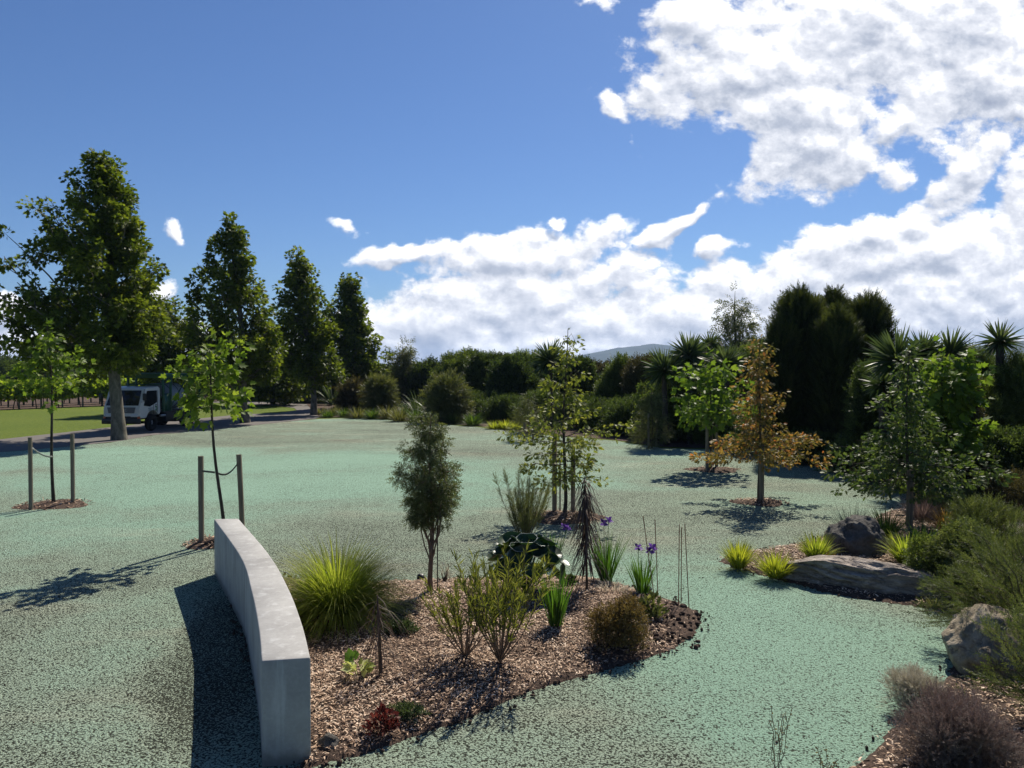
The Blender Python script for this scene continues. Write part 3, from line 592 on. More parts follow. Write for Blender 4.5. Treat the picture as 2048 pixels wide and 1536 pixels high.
# young oak C (centre)
cx, cy = W(1128,1036); mound('reddish mulch mound under the centre oak', cx, cy, .75, .10, 700)
ok = lambda w: (lambda t, az: w*np.interp(t, [0,.12,.3,.36,.44,.50,.7,1], [.5,.85,.9,1.35,1.4,.5,.35,.06]))
tree('pin_oak', 'young pin oak with loose yellow green branches between two stakes, lawn centre', 'young tree', cx, cy, 3.72, .034, .18, ok(1.0), 34, 'oak', 'oak', .085, 2700, (-4,35), (.04,0), 'bark_dark', GS, clr=.14, zs=.5, cpl=7, tpw=1.15, tipdown=.12, inner=.2, tip=.97)
sx, sy = W(1109,1031); stake('left stake of the centre oak', sx, sy, 1.62, .038); sx, sy = W(1146,1031); stake('right stake of the centre oak', sx, sy, 1.35, .036); sx, sy = W(1120,1033); stake('thin middle stake of the centre oak', sx, sy, 1.1, .012)
# orange oak E
ex, ey = W(1518,1005); mound('mulch mound under the orange tinted oak', ex, ey, .6, .05, 300)
ok2 = lambda w: (lambda t, az: w*np.interp(t, [0,.06,.16,.22,.28,.5,.75,1], [.8,1,.95,.50,.32,.26,.13,.04]))
tree('pin_oak', 'young pin oak with orange tinted foliage and spreading lower tier', 'young tree', ex, ey, 3.66, .03, .25, ok2(1.72), 32, 'oak', 'oak_orange', .085, 4200, (-8,22), (0,0), 'bark_dark', GS, clr=.13, zs=.55, cpl=7, tipdown=.12, tpw=1.4, inner=.15, tip=.97)
stake('thick stake against the orange tinted oak trunk', ex+.03, ey-.06, 1.25, .05)
# right oak F
fx, fy = W(1813,1062); fy -= .0
tree('pin_oak', 'broad young pin oak with dull green foliage behind the grey boulder', 'young tree', fx, fy, 3.35, .03, .24, lambda t, az: 1.55*np.interp(t, [0,.1,.22,.35,.45,.6,.8,1], [.6,1,.95,.6,.42,.32,.16,.05])*(1.0), 40, 'oak', 'oak_dark', .085, 4600, (-8,24), (0,0), 'bark_dark', GS, clr=.14, zs=.6, cpl=6, tpw=1.35, tipdown=.18, inner=.12, tip=.97)
stake('thick stake against the broad oak trunk by the boulder', fx+.02, fy-.07, 1.1, .055)
# staked maple D
dx, dy = W(1420,940); mound('mulch mound under the staked maple at mid lawn', dx+.1, dy, .8, .05, 250)
tree('maple_sapling', 'young maple with bright green oval crown above pale stakes', 'young tree', dx, dy, 3.55, .026, .42, lambda t, az: 1.12*np.interp(t, [0,.25,.6,1], [.5,1,.85,.25]), 20, 'lobed', 'maple', .17, 900, (30,60), (.03,0), 'bark_dark', GS, clr=.3, cpl=4)
for i, (px, py) in enumerate([(1414,943),(1433,936),(1424,938)]):
    sx, sy = W(px, py); stake(['left','right','thin middle'][i]+' stake of the bright green maple', sx, sy, [1.35,1.25,1.2][i], [.04,.04,.015][i])
# small dark conifers G, H
con = lambda w: (lambda t, az: w*np.interp(t, [0,.3,.6,1], [1,.85,.5,.08]))
gx, gy = W(1304,896)
tree('small_conifer', 'small dark drooping conifer with stakes before the hedge', 'young tree', gx, gy, 2.25, .025, .12, con(.85), 40, 'sprig_fine', 'shrub_olive', .2, 1700, (5,35), (0,0), 'bark_dark', GS, clr=.14, cpl=4, zs=.6, tipdown=.05)
for i, (px, py) in enumerate([(1297,897),(1313,893)]):
    sx, sy = W(px, py); stake(['left','right'][i]+' stake of the small dark conifer', sx, sy, [1.25,1.0][i], .035)
hx, hy = W(1056,881)
tree('small_conifer', 'smallest dark conifer with short stakes, left of the centre oak', 'young tree', hx, hy, 1.9, .02, .15, con(.8), 34, 'sprig_fine', 'shrub_olive', .2, 1300, (5,35), (0,0), 'bark_dark', GS, clr=.14, cpl=4, zs=.6)
for i, (px, py) in enumerate([(1049,883),(1066,881)]):
    sx, sy = W(px, py); stake(['left','right'][i]+' short stake of the smallest conifer', sx, sy, [.75,.55][i], .035)

# ---------------------------------------------------------------- background planting
def bush(name, label, px, top, hw, d, mat='hedge', leaf='sprig_leaf', n=5000, ls=.34, ry=None, lobes=22, cat='tree', group='dense trees and shrubs behind the lawn', **k):
    ht = Z(top, d); rx = hw*1.3/F*d; n = int(n*1.25)
    return shrub(name, label, cat, X(px,d), d+(ry or rx)*.6, rx, ht, leaf, mat, ls, n, ry=(ry or rx)*.9, lobes=lobes, group=group, ragged=.32, **k)
BG = [
 ('evergreen_tree','dark evergreen left of the second plane trunk, far behind the driveway',470,742,60,72,'hedge',3500),
 ('evergreen_tree','low dark evergreen right of the second plane trunk, behind the grass island',545,738,50,68,'hedge',3500),
 ('evergreen_tree','dark evergreen behind the third plane trunk',610,742,50,66,'hedge',3500),
 ('evergreen_tree','dark evergreen between the third and fourth plane trunks',672,735,48,64,'hedge',3800),
 ('evergreen_tree','dark evergreen behind the farthest plane trunk',735,738,45,62,'hedge',3800),
 ('evergreen_tree','small dark evergreen right of the pale conical tree',850,727,30,60,'hedge',2500),
 ('evergreen_tree','rounded evergreen with lit top at the left end of the hedge',918,709,46,50,'hedge_light',5200),
 ('evergreen_tree','olive topped evergreen next to the rounded one at the hedge left end',975,716,44,47,'hedge',5200),
 ('evergreen_tree','flat topped evergreen in the hedge above the smallest conifer',1030,720,44,45,'hedge',5200),
 ('evergreen_tree','dark evergreen behind the centre oak',1150,728,46,41,'hedge',5600),
 ('evergreen_tree','bright green tipped shrubby tree right of the centre oak',1238,722,36,38,'hedge_light',5600),
 ('evergreen_tree','brownish evergreen between bright tipped tree and cabbage trees',1292,724,40,36,'hedge_brown',5200),
 ('evergreen_tree','broad green tree behind the bright maple',1470,712,62,32,'hedge',6500),
 ('evergreen_tree','bluish green tree behind the orange tinted oak',1525,700,50,33,'hedge_light',5200),
 ('evergreen_tree','dark evergreen at left under the cabbage tree clump',1374,752,56,29.8,'hedge',6000),
 ('evergreen_tree','olive evergreen under the left hand cabbage heads',1318,776,40,31,'hedge_light',4200),
 ('evergreen_tree','dark glossy tree below the distant right hand cabbage tree',1985,706,62,20.5,'hedge',6500),
 ('evergreen_tree','dark tree right of the light green maple crown',1925,748,50,18.5,'hedge_brown',5500),
 ('evergreen_tree','dark evergreen at the right photo edge',2060,720,56,19,'hedge_light',5500),
 ('evergreen_tree','dark evergreen below the large cabbage tree clump',1800,735,70,20.5,'hedge',6500),
]
BG += [('evergreen_tree','back row hedge tree, '+w_,px,top,48,d,mt,3600) for (w_,px,top,d,mt) in [
 ('just right of the gap',900,722,60,'hedge'),('left of the smallest conifer',950,716,58,'hedge_light'),('above the smallest conifer',1008,719,56,'hedge_brown'),('left of the spiky head behind the centre oak',1062,712,54,'hedge_light'),('right of the centre oak trunk',1128,727,52,'hedge'),('right of the centre oak crown',1195,731,50,'hedge_brown'),
 ('left of the brownish evergreen',1262,731,46,'hedge'),('left of the lower cabbage head',1315,722,44,'hedge_light'),('under the cabbage heads',1390,712,42,'hedge'),('left of the airy tree',1440,706,42,'hedge_brown'),('below the airy tree',1515,690,42,'hedge')]]
BG += [('evergreen_tree','dark backdrop tree beyond the grass island, '+w_,px,top,56,80,'hedge',3200) for (w_,px,top) in [('left of the second plane trunk',430,748),('right of the second plane trunk',515,742),('left of the third plane trunk',585,740),('right of the third plane trunk',650,736),('left of the farthest plane trunk',705,738),('right of the farthest plane trunk',775,742)]]
for (nm, lb, px, top, hw, d, mt, n) in BG:
    bush(nm, lb, px, top, hw, d, mt, n=int(n*1.2), ls=.0072*d+.08, cat='tree', leaf=('sprig_leaf','sprig_round','sprig')[int(px) % 3])
# lower skirts of the hedge
LOW = [(960,790,60,43),(1020,800,55,41),(1090,790,60,39),(1160,800,58,36.5),(1225,805,52,34.5),(1270,800,50,32.5),(1345,805,50,31),(1400,820,50,29.5),(1460,810,60,28),(1530,830,50,25.5)]
LWL = ['left end of the hedge','second from the left end of the hedge','behind the smallest conifer','behind the centre oak','right of the centre oak','left of the drooping conifer','right of the drooping conifer','left of the staked maple','behind the staked maple','behind the orange tinted oak']
for i, (px, top, hw, d) in enumerate(LOW): bush('hedge_shrub', 'dark low shrub at the hedge foot, '+LWL[i], px, top, hw, d, 'hedge', n=3600, ls=.0055*d+.05, cat='shrub', group='low shrubs at the hedge foot')
for i, (px, top, hw, d) in enumerate([(1640,880,60,23),(1740,890,60,21),(1830,880,60,18.5),(1900,890,50,17.5),(1960,900,60,17),(2040,880,60,17)]):
    bush('hedge_shrub', 'dark low shrub '+['left of the tall columnar tree foot','at the tall columnar tree foot','behind the broad oak','right of the broad oak','behind the pink twiggy shrub','beyond the flax at the photo edge'][i], px, top, hw, d, 'hedge', n=3600, ls=.26, cat='shrub', group='low shrubs at the hedge foot')
# far left trees beyond the vineyard
for i, (px, top, hw, d) in enumerate([(-60,722,70,110),(20,728,60,112),(90,733,60,115),(170,735,60,112),(260,742,60,105),(350,745,60,98),(430,748,50,90)]):
    bush('distant_tree', 'distant tree beyond the vineyard, '+['cut by the left photo edge','right of the one at the photo edge','behind the leftmost sapling','left of the tallest plane trunk','behind the truck cab','behind the truck body','right of the truck'][i], px, top, hw, d, 'hedge_light' if i in (1,2) else 'hedge', n=1500, ls=1.2, group='distant trees beyond the vineyard')
# pale conical tree at the gap, light eucalypt like tree
tree('conical_tree', 'grey green conical tree right of the farthest plane tree', 'tree', X(806,62), 62, Z(684,62), .14, .08, lambda t, az: 1.75*np.interp(t,[0,.3,.6,1],[1,.95,.55,.05]), 44, 'sprig_leaf', 'shrub_olive', .5, 2600, (15,45), (0,0), 'bark_dark', clr=.4, cpl=5, zs=.8)
tree('airy_tree', 'airy grey green tree with see through crown above the orange oak', 'tree', X(1495,37), 39, Z(568,37), .10, .35, lambda t, az: 1.25*np.interp(t,[0,.3,.6,.85,1],[.9,1,.85,.5,.12]), 46, 'sprig_leaf', 'feijoa', .34, 2500, (35,65), (0,0), 'bark_dark', clr=.34, cpl=4)
# tall columnar dark trees
def column_tree(label, px, top, hw, d, n, seed):
    ht = Z(top, d); rx = hw/F*d; root = thing('columnar_tree', label, 'tree', (X(px,d), d, 0), 0, 'dark columnar trees right of the orange oak')
    lf = Acc(); m = 17
    for k in range(m):
        a0 = k*2.4+seed; q0 = rx*.74*math.sqrt(k/m); h0 = ht*(.99-.17*(q0/rx)**1.6+random.uniform(-.05,.0)) if k else ht*.985; r0 = rx*random.uniform(.34,.46); n1 = int(n*1.15/m)
        z0 = 0 if k > 5 else ht*.25; t = rng.random(n1)**.8; a = rng.uniform(0, 2*PI, n1); r = r0*np.interp(t, [0,.3,.75,.93,1], [.9,1,.92,.62,.12])*(1-.3*rng.random(n1)**2)*(1+.15*np.sin(t*31+k))
        q = np.column_stack([math.cos(a0)*q0+np.cos(a)*r, math.sin(a0)*q0+np.sin(a)*r, z0+t*(h0-z0)+.05]); out = np.column_stack([np.cos(a)*.5+math.cos(a0)*.2, np.sin(a)*.5+math.sin(a0)*.2, np.ones(n1)])+rng.normal(size=(n1,3))*.28
        put(lf, T['sprig_long'], q, out, rng.uniform(.18,.42,n1), np.clip(rng.normal(.36+.05*(k % 4),.2,n1)+.35*(t > .88),0,1), up=0)
    lf.build('foliage', 'totara', root); tk = Acc(); tube(tk, [(0,0,-.1),(0,0,ht*.45),(.03,0,ht*.85)], [.16,.11,.03], 8); tk.build('trunk', 'bark_dark', root, True)
column_tree('left tower of the tall dark columnar trees', 1600, 583, 52, 25.5, 9000, 1)
column_tree('middle tower of the tall dark columnar trees', 1665, 586, 56, 26.5, 9000, 2)
column_tree('right tower of the tall dark columnar trees', 1733, 594, 48, 25.5, 8500, 4)
column_tree('shorter front tower of the tall dark columnar trees', 1672, 625, 46, 24.2, 8000, 6)
column_tree('lower left edge column beside the tallest dark towers', 1565, 640, 30, 25.0, 4500, 7)
# cabbage trees
def cordyline(label, px, py, rpx, d, nb=150, trunk=True, squash=1.0, mat='cordy', low=-.75):
    x = X(px,d); zc = Z(py,d); r = rpx/F*d; root = thing('cabbage_tree', label, 'cabbage tree', (x,d,0), 0, 'cabbage trees in the planting behind the lawn')
    if trunk: tk = Acc(); tube(tk, [(0.1,0,-.1),(.04,0,zc*.5),(0,0,zc-r*.15)], [.14,.11,.09], 8); tk.build('trunk', 'bark_dark', root, True)
    lf = Acc(); n = nb; u = rng.uniform(low,1,n); a = rng.uniform(0,2*PI,n); s = np.sqrt(1-u*u); dr = np.column_stack([np.cos(a)*s, np.sin(a)*s, u*squash]); dr = nrm(dr)
    L = r*rng.uniform(.8,1.12,n)*np.where(u < -.2, .9, 1); side = nrm(np.cross(dr, rng.normal(size=(n,3)))); seg = 4; V = np.zeros((n,10,3)); p = np.zeros((n,3))+[0,0,zc]; w = r*.045
    for k in range(5):
        sN = k/4; ww = w*[.7,1,.85,.5,.03][k]; V[:,2*k] = p-side*ww; V[:,2*k+1] = p+side*ww
        dd = dr.copy(); dd[:,2] -= .42*sN**2*(1.1-u); dd = nrm(dd); p = p+dd*(L/4)[:,None]
    f = np.array([(2*k,2*k+1,2*k+3,2*k+2) for k in range(4)]); f = (f[None]+(np.arange(n)*10)[:,None,None]).reshape(-1,4)
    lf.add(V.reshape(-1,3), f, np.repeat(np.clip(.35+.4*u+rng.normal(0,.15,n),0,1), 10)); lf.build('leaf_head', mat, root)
CT = [('spiky dark cabbage tree head behind the top of the centre oak',1100,722,46,37,300),('cabbage tree head left of the bright maple, lower',1328,742,52,29,300),
 ('cabbage tree head above the bright maple, catching light',1376,712,50,29.5,300),('small dark cabbage tree head between the pale ones',1418,690,32,31,200),('cabbage tree head right of the bright maple top',1452,728,46,29,260),
 ('large cabbage tree head beside the columnar trees',1795,722,72,19,260),('cabbage tree head in the middle of the right hand clump',1845,708,54,19.4,220),('cabbage tree head at the right of the right hand clump',1900,708,58,19.2,220),
 ('lone cabbage tree with open starry head near the right photo edge',1999,684,50,20,120),('thin distant cabbage tree silhouette in the gap',863,733,9,75,60),('low cabbage tree head left of the broad oak',1765,770,46,20,150)]
for c in CT: cordyline(*c)
# light green maple behind the broad oak
tree('maple_tree', 'light green maple with big leaves behind the broad oak', 'tree', X(1882,16.5), 16.5, Z(672,16.5), .05, .32, lambda t, az: .72*np.interp(t,[0,.25,.65,1],[.7,1,.85,.25]), 34, 'lobed', 'maple', .17, 2000, (25,60), (0,0), 'bark_dark', clr=.24, cpl=5)
stake('pale stake under the light green maple', X(1868,16.3), 16.3, 1.45, .05)
# flax clumps
def flax(label, px, py, L, n=70, amax=75, w=.06, mat='cordy', droop=.5):
    x, y = W(px, py); tussock('flax', label, 'flax', x, y, n, L, w, amax, droop, mat, 'flax clumps', .15, dead=0)
flax('arching flax clump at the gap left of the hedge', 868, 838, 2.3, 110, 80, .07); flax('flax clump beside the pale willowy shrub', 835, 832, 1.9, 80)
flax('low flax clump behind the third plane tree', 590, 806, 3.0, 90, 80, .12); flax('flax clump between the plane trunks', 665, 810, 2.6, 90, 80, .11)
flax('glossy flax with silvery arching blades at the right photo edge', 2062, 975, 1.55, 110, 85, .05)
# drooping shrubs at the far planting
def weeping(label, px, py, top, hw, mat='shrub_olive', n=1500):
    x, y = W(px, py); d = y; bushH = Z(top, d)
    shrub('willowy_shrub', label, 'shrub', x, y+.6, hw/F*d, bushH, 'sprig_long', mat, .55, n, lobes=8, group='willowy shrubs behind the tussocks', vert=-.1, low=.05)
weeping('olive willowy shrub before the farthest plane tree', 758, 832, 762, 30); weeping('larger olive willowy shrub left of the hedge', 895, 846, 762, 42, n=2300); weeping('dull low shrub between the third and fourth plane trunks', 700, 825, 770, 26, 'hedge_brown', 1200)
# row of tussocks by the bed left of hedge
TR = [(640,829,.55,'tussock_olive'),(668,831,.7,'tussock_olive'),(690,834,.62,'tussock_g'),(715,837,.8,'tussock_olive'),(745,838,.7,'tussock_g'),(775,838,.9,'tussock_olive'),(797,843,.85,'tussock_olive'),(830,842,.75,'tussock_g'),(848,846,.65,'tussock_olive'),(690,822,.9,'tussock_olive'),(725,824,.9,'tussock_g'),(770,828,1.0,'tussock_olive'),(815,832,.95,'tussock_g'),(945,851,.75,'tussock_g'),(905,848,.7,'hedge'),(990,858,.45,'tussock_y'),(1012,858,.5,'tussock_y'),(1030,860,.45,'tussock_y'),(655,835,.5,'tussock_g')]
TL = ['leftmost, beside the third plane trunk','second from the left in the back row','third from the left in the front row','in the front row below the farthest plane trunk','in the front row before the willowy shrub','in the front row left of the gap','largest in front at the lawn edge','in the front row before the flax','last in the front row before the gap','behind the front row at its left','behind the front row below the farthest plane','behind the front row before the willowy shrub','behind the front row before the flax','alone before the hedge left end','low and dark before the large willowy shrub','leftmost of the three yellow ones','middle of the three yellow ones','rightmost of the three yellow ones','nearest the lawn at the left end']
for (px, py, L, mt), lb in zip(TR, TL):
    x, y = W(px, py); tussock('tussock', 'low tussock at the far lawn edge, '+lb, 'tussock', x, y, 320, L*1.15, .028, 78, .55, mt, 'tussocks at the far lawn edge', .25)

# ---------------------------------------------------------------- vineyard
def vine_row(label, p0, p1, top=1.8, n=2600, posts=18, nt=True):
    p0 = np.array(p0); p1 = np.array(p1); root = thing('vineyard_row', label, 'vines', (p0[0],p0[1],0), 0, 'vineyard rows'); D = p1-p0; L = np.linalg.norm(D); u = D/L; v = np.array([-u[1],u[0]])
    lf = Acc(); t = rng.random(n)*L; o = rng.normal(0,.22,n); z = .62+(top-.62)*rng.random(n)**.8+.08*np.sin(t*2.1); q = np.column_stack([np.outer(t,u)+np.outer(o,v), z])
    put(lf, T['lobed'], q, rng.normal(size=(n,3))+[0,0,.3], rng.uniform(.16,.3,n), np.clip(rng.normal(.55,.22,n),0,1)); lf.build('foliage', 'vine', root)
    for i in range(int(L/1.5) if nt else 0): b = u*(i*1.5+.4); tk = Acc(); tube(tk, curve_pts((b[0],b[1],-.05),(b[0]+rng.normal()*.08,b[1],.95),0,4,.05), .035, 5); tk.build('vine_trunk', 'bark_dark', root)
    for i in range(posts):
        b = u*(L*i/(posts-1)); a = Acc(); tube(a, [(b[0],b[1],-.1),(b[0],b[1],top-.1)], .06, 7); a.build('post', 'stake', root)
poly('vineyard_soil', [(-45,40),(-23.5,68),(-22,78),(-60,78),(-62,50)], .006, M['soil'])
vine_row('nearest row of grape vines along the grass', (-43,43), (-25,67), 1.85, 11000, 22); vine_row('second row of grape vines behind the nearest', (-45.5,45), (-27,70), 1.85, 8000, 20); vine_row('third row of grape vines, farthest seen', (-48,47), (-29,73), 1.9, 7000, 20)
x0 = X(420, 75); vine_row('short row of vines glimpsed behind the truck', (-33,75), (-24,75), 1.8, 2600, 8)

# ---------------------------------------------------------------- rocks
def m_rock(name, c1, c2, c3, strata=False):
    m, t, o = new_mat(name); tc = t.node('ShaderNodeTexCoord').outputs['Object']
    v = t.vmath('MULTIPLY', tc, (1,1,3.5)) if strata else tc
    n = t.noise(v, 4, 9, .65, .5); n2 = t.noise(v, 26, 6, .7); cr = t.voro(t.vmath('ADD', v, t.vmath('SCALE', t.noise(v, 5, 4, .6, out=1), scale=.5)), 2.3, 'DISTANCE_TO_EDGE'); cr = t.smooth(cr, 0, .045)
    c = t.ramp(n, [(.3,c1),(.5,c2),(.7,c3)]); c = t.mix(t.smooth(n2,.3,.7), t.mix(1,c,(.7,.7,.7),'MULTIPLY'), c)
    c = t.mix(t.math('SUBTRACT', 1.0, cr), c, t.mix(1,c,(.65,.65,.65),'MULTIPLY')); h = t.math('ADD', t.math('ADD', n, t.math('MULTIPLY', n2, .5)), t.math('MULTIPLY', cr, .12)); b = princ(t, c, .9, .15, 0, h, 1, .06); t.l.new(b.outputs[0], o.inputs[0]); return m
M['rock'] = m_rock('grey_rock', (.06,.056,.05), (.13,.12,.108), (.22,.205,.18)); M['rock_s'] = m_rock('layered_rock', (.19,.16,.13), (.40,.34,.29), (.62,.55,.48), True)
M['rock_b'] = m_rock('tan_rock', (.16,.13,.09), (.34,.28,.20), (.55,.47,.36))
def rock(name, label, x, y, s, mat, seed, rz=0, z=0.0, tilt=0, sub=5, amp=.28, cut=.35, strata=0, boxy=.0):
    bm = bmesh.new(); bmesh.ops.create_icosphere(bm, subdivisions=sub, radius=1)
    for v in bm.verts:
        p = v.co.copy(); 
        if boxy: m = max(abs(p.x), abs(p.y), abs(p.z)); p = p*(1+boxy*(1/m-1))
        n = mnoise.fractal(p*1.1+Vector((seed,0,0)), .75, 2.1, 7)-.35*abs(mnoise.noise(p*2.3+Vector((seed,5,0)))); c = mnoise.cell(p*1.3+Vector((seed*3,1,0)))
        q = p*(1+amp*n+.05*(c-.5))
        if strata: k = mnoise.noise(Vector((p.x*.9+seed, p.y*.7, 0)))*.5; st = (q.z+k)*strata; fr = st-math.floor(st); q.x *= 1-.05*(1-fr)**2; q.y *= 1-.16*(1-fr)**2; q += Vector((0,0,.05*mnoise.noise(Vector((p.x*7,p.y*3,seed)))))
        for a in range(4):
            d = Vector((math.sin(seed*7+a*2.3), math.cos(seed*5+a*1.7), math.sin(a*1.3+seed)*.6)).normalized(); e = q.dot(d)-(1-cut*.6)
            if e > 0: q -= d*e*.8
        v.co = Vector((q.x*s[0], q.y*s[1], q.z*s[2]))
    me = bpy.data.meshes.new(name); bm.to_mesh(me); bm.free(); me.materials.append(M[mat]); me.polygons.foreach_set('use_smooth', [True]*len(me.polygons))
    o = bpy.data.objects.new(name, me); C.objects.link(o); o.location = (x,y,z); o.rotation_euler = (0,tilt,rz); return tag(o, label, 'rock', 'rocks in the beds')
x, y = W(1735,1122); rock('boulder', 'rounded dark grey boulder behind the long flat rock', x, y+.25, (.52,.42,.56), 'rock', 3, .2, .08, 0, amp=.22, cut=.5)
x, y = W(1735,1182); rock('flat_rock', 'long low layered rock lying along the lawn edge', x, y+.13, (1.12,.34,.27), 'rock_s', 5.3, -.62, .10, .05, sub=6, amp=.22, strata=3.2, boxy=.6)
x, y = W(1995,1372); rock('boulder', 'tan streaked boulder half hidden by the large feathery shrub', x+.22, y+.42, (.50,.46,.42), 'rock_b', 8.1, .5, .16, 0, amp=.2, cut=.4)
x, y = W(1474,1134); rock('small_rock', 'small dark rock at the foot of the leftmost golden grass', x, y, (.10,.09,.11), 'rock', 11, 0, .03, sub=4)
x, y = W(656,1507); rock('small_rock', 'dark pitted stone on the mulch beside the near end of the wall', x, y+.04, (.075,.075,.07), 'rock', 13, .3, .06, sub=4, amp=.35)
x, y = W(842,1160); rock('small_rock', 'black clod at the lawn edge left of the grey green tree trunk', x, y, (.06,.05,.06), 'black', 17, .3, .03, sub=3, amp=.35)
x, y = W(1297,1192); rock('small_rock', 'black clod behind the short iris', x, y, (.05,.05,.05), 'black', 19, .3, .08, sub=3, amp=.35)
x, y = W(1938,972); rock('flat_rock', 'pale flat rock lit by sun in the far right bed', x, y+.3, (.75,.4,.12), 'rock_b', 21, .05, .22, 0, sub=5, strata=3, boxy=.5)

# ---------------------------------------------------------------- island bed plants
def at_isl(px, py):
    x, y = W(px, py); z = isl_h(x, y); x, y = W(px, py, z); return x, y, z
x, y, z = at_isl(672,1238); tussock('tussock', 'large bright green tussock spilling beside the curved wall', 'tussock', x, y+.1, 4200, 1.08, .007, 74, .80, 'tussock', None, .18, z+.01, seg=7, dead=160)
# upright grey-green tree
x, y, z = at_isl(861,1184)
r_ = tree('upright_tree', 'small upright grey green tree in the island bed beside a thin rod', 'tree', x, y, 2.28, .030, .50, lambda t, az: .37*np.interp(t,[0,.2,.45,.7,.85,1],[.28,.85,1,.52,.40,.08]), 32, 'sprig_leaf', 'feijoa', .08, 5200, (73,78), (.02,0), 'bark_brown', None, clr=.085, cpl=5, base=z, smin=.17, inner=.5, tip=.97, up=.3)
a = Acc(); tube(a, [(0,0,-.1),(0,0,1.35)], .008, 6); o = a.build('support_rod', 'black'); o.location = (x+.09,y-.02,z); tag(o, 'thin black support rod beside the upright grey green tree', 'support rod')
# lancewoods
def lancewood(label, px, py, h, n, L, w, mat='lance', grp='lancewoods'):
    x, y, z = at_isl(px, py); root = thing('lancewood', label, 'young tree', (x,y,z), 0, grp); a = Acc(); tube(a, [(0,0,-.05),(-.02,0,h*.6),(-.03,0,h)], [.018,.013,.006], 7); a.build('stem', 'bark_twig', root, True)
    lf = Acc(); t = rng.random(n)**.75; az = rng.uniform(0,2*PI,n); zt = h*(.22+.77*t); Ln = L*rng.uniform(.6,1,n)*np.interp(t,[0,.8,1],[1,.95,.6]); inc = R(1)*rng.uniform(16,40,n)
    b = np.column_stack([-.03*zt/h, 0*zt, zt]); V = np.zeros((n,8,3)); hor = np.column_stack([np.cos(az),np.sin(az),0*az]); sd = np.column_stack([-np.sin(az),np.cos(az),0*az]); p = b.copy()
    for k in range(4):
        ww = w*[.7,1,.9,.3][k]; V[:,2*k] = p-sd*ww; V[:,2*k+1] = p+sd*ww; an = inc*[1.9,1.2,.8,.6][k]; p = p+(hor*np.sin(an)[:,None]-np.array([0,0,1])*np.cos(an)[:,None])*(Ln/3)[:,None]
    f = np.array([(2*k,2*k+1,2*k+3,2*k+2) for k in range(3)]); f = (f[None]+(np.arange(n)*8)[:,None,None]).reshape(-1,4); lf.add(V.reshape(-1,3), f, np.repeat(rng.random(n),8)); lf.build('leaves', mat, root)
lancewood('lancewood with long dark drooping leaves in front of the centre oak', 1174,1182, 1.45, 260, .50, .007)
lancewood('small wispy brown lancewood right of the lime green plant', 762,1352, .74, 90, .5, .003)
# irises
def iris(label, px, py, h, n, flowers, spread=22):
    x, y, z = at_isl(px, py); root = thing('iris', label, 'iris', (x,y,z), 0, 'irises in the island bed'); a = Acc(); blades(a, (0,0,0), n, h, .014, spread, .18, .07, 5, lmin=.6, twist=.8); a.build('leaves', 'iris', root)
    for (dx, dz) in flowers:
        s = Acc(); tube(s, [(dx*.3,0,0),(dx*.8,0,dz*.6),(dx,0,dz)], .004, 5); s.build('flower_stem', 'iris', root)
        fl = Acc(); n2 = 11; az = np.arange(n2)*2.4; pos = np.tile([dx,0.0,dz], (n2,1)); d = np.column_stack([np.cos(az), np.sin(az), np.where(np.arange(n2) % 2, 1.1, -.35)]); put(fl, T['oval'], pos, d, rng.uniform(.05,.085,n2), None, up=.3, width=1.3); fl.build('flower', 'iris_flower', root)
iris('tall iris with purple flowers at the right of the lancewood', 1212,1166, .78, 110, [(-.03,.80),(.03,.84)])
iris('short iris with pale purple flowers beside the bamboo canes', 1284,1190, .56, 80, [(-.05,.60),(.09,.56),(.13,.60)], 26)
iris('flowerless iris clump in front of the round leaved plant', 1112,1252, .66, 110, [], 16)
iris('iris with one deep purple flower behind the round leaved plant', 1100,1135, .58, 90, [(.20,.60),(.24,.58)], 24)
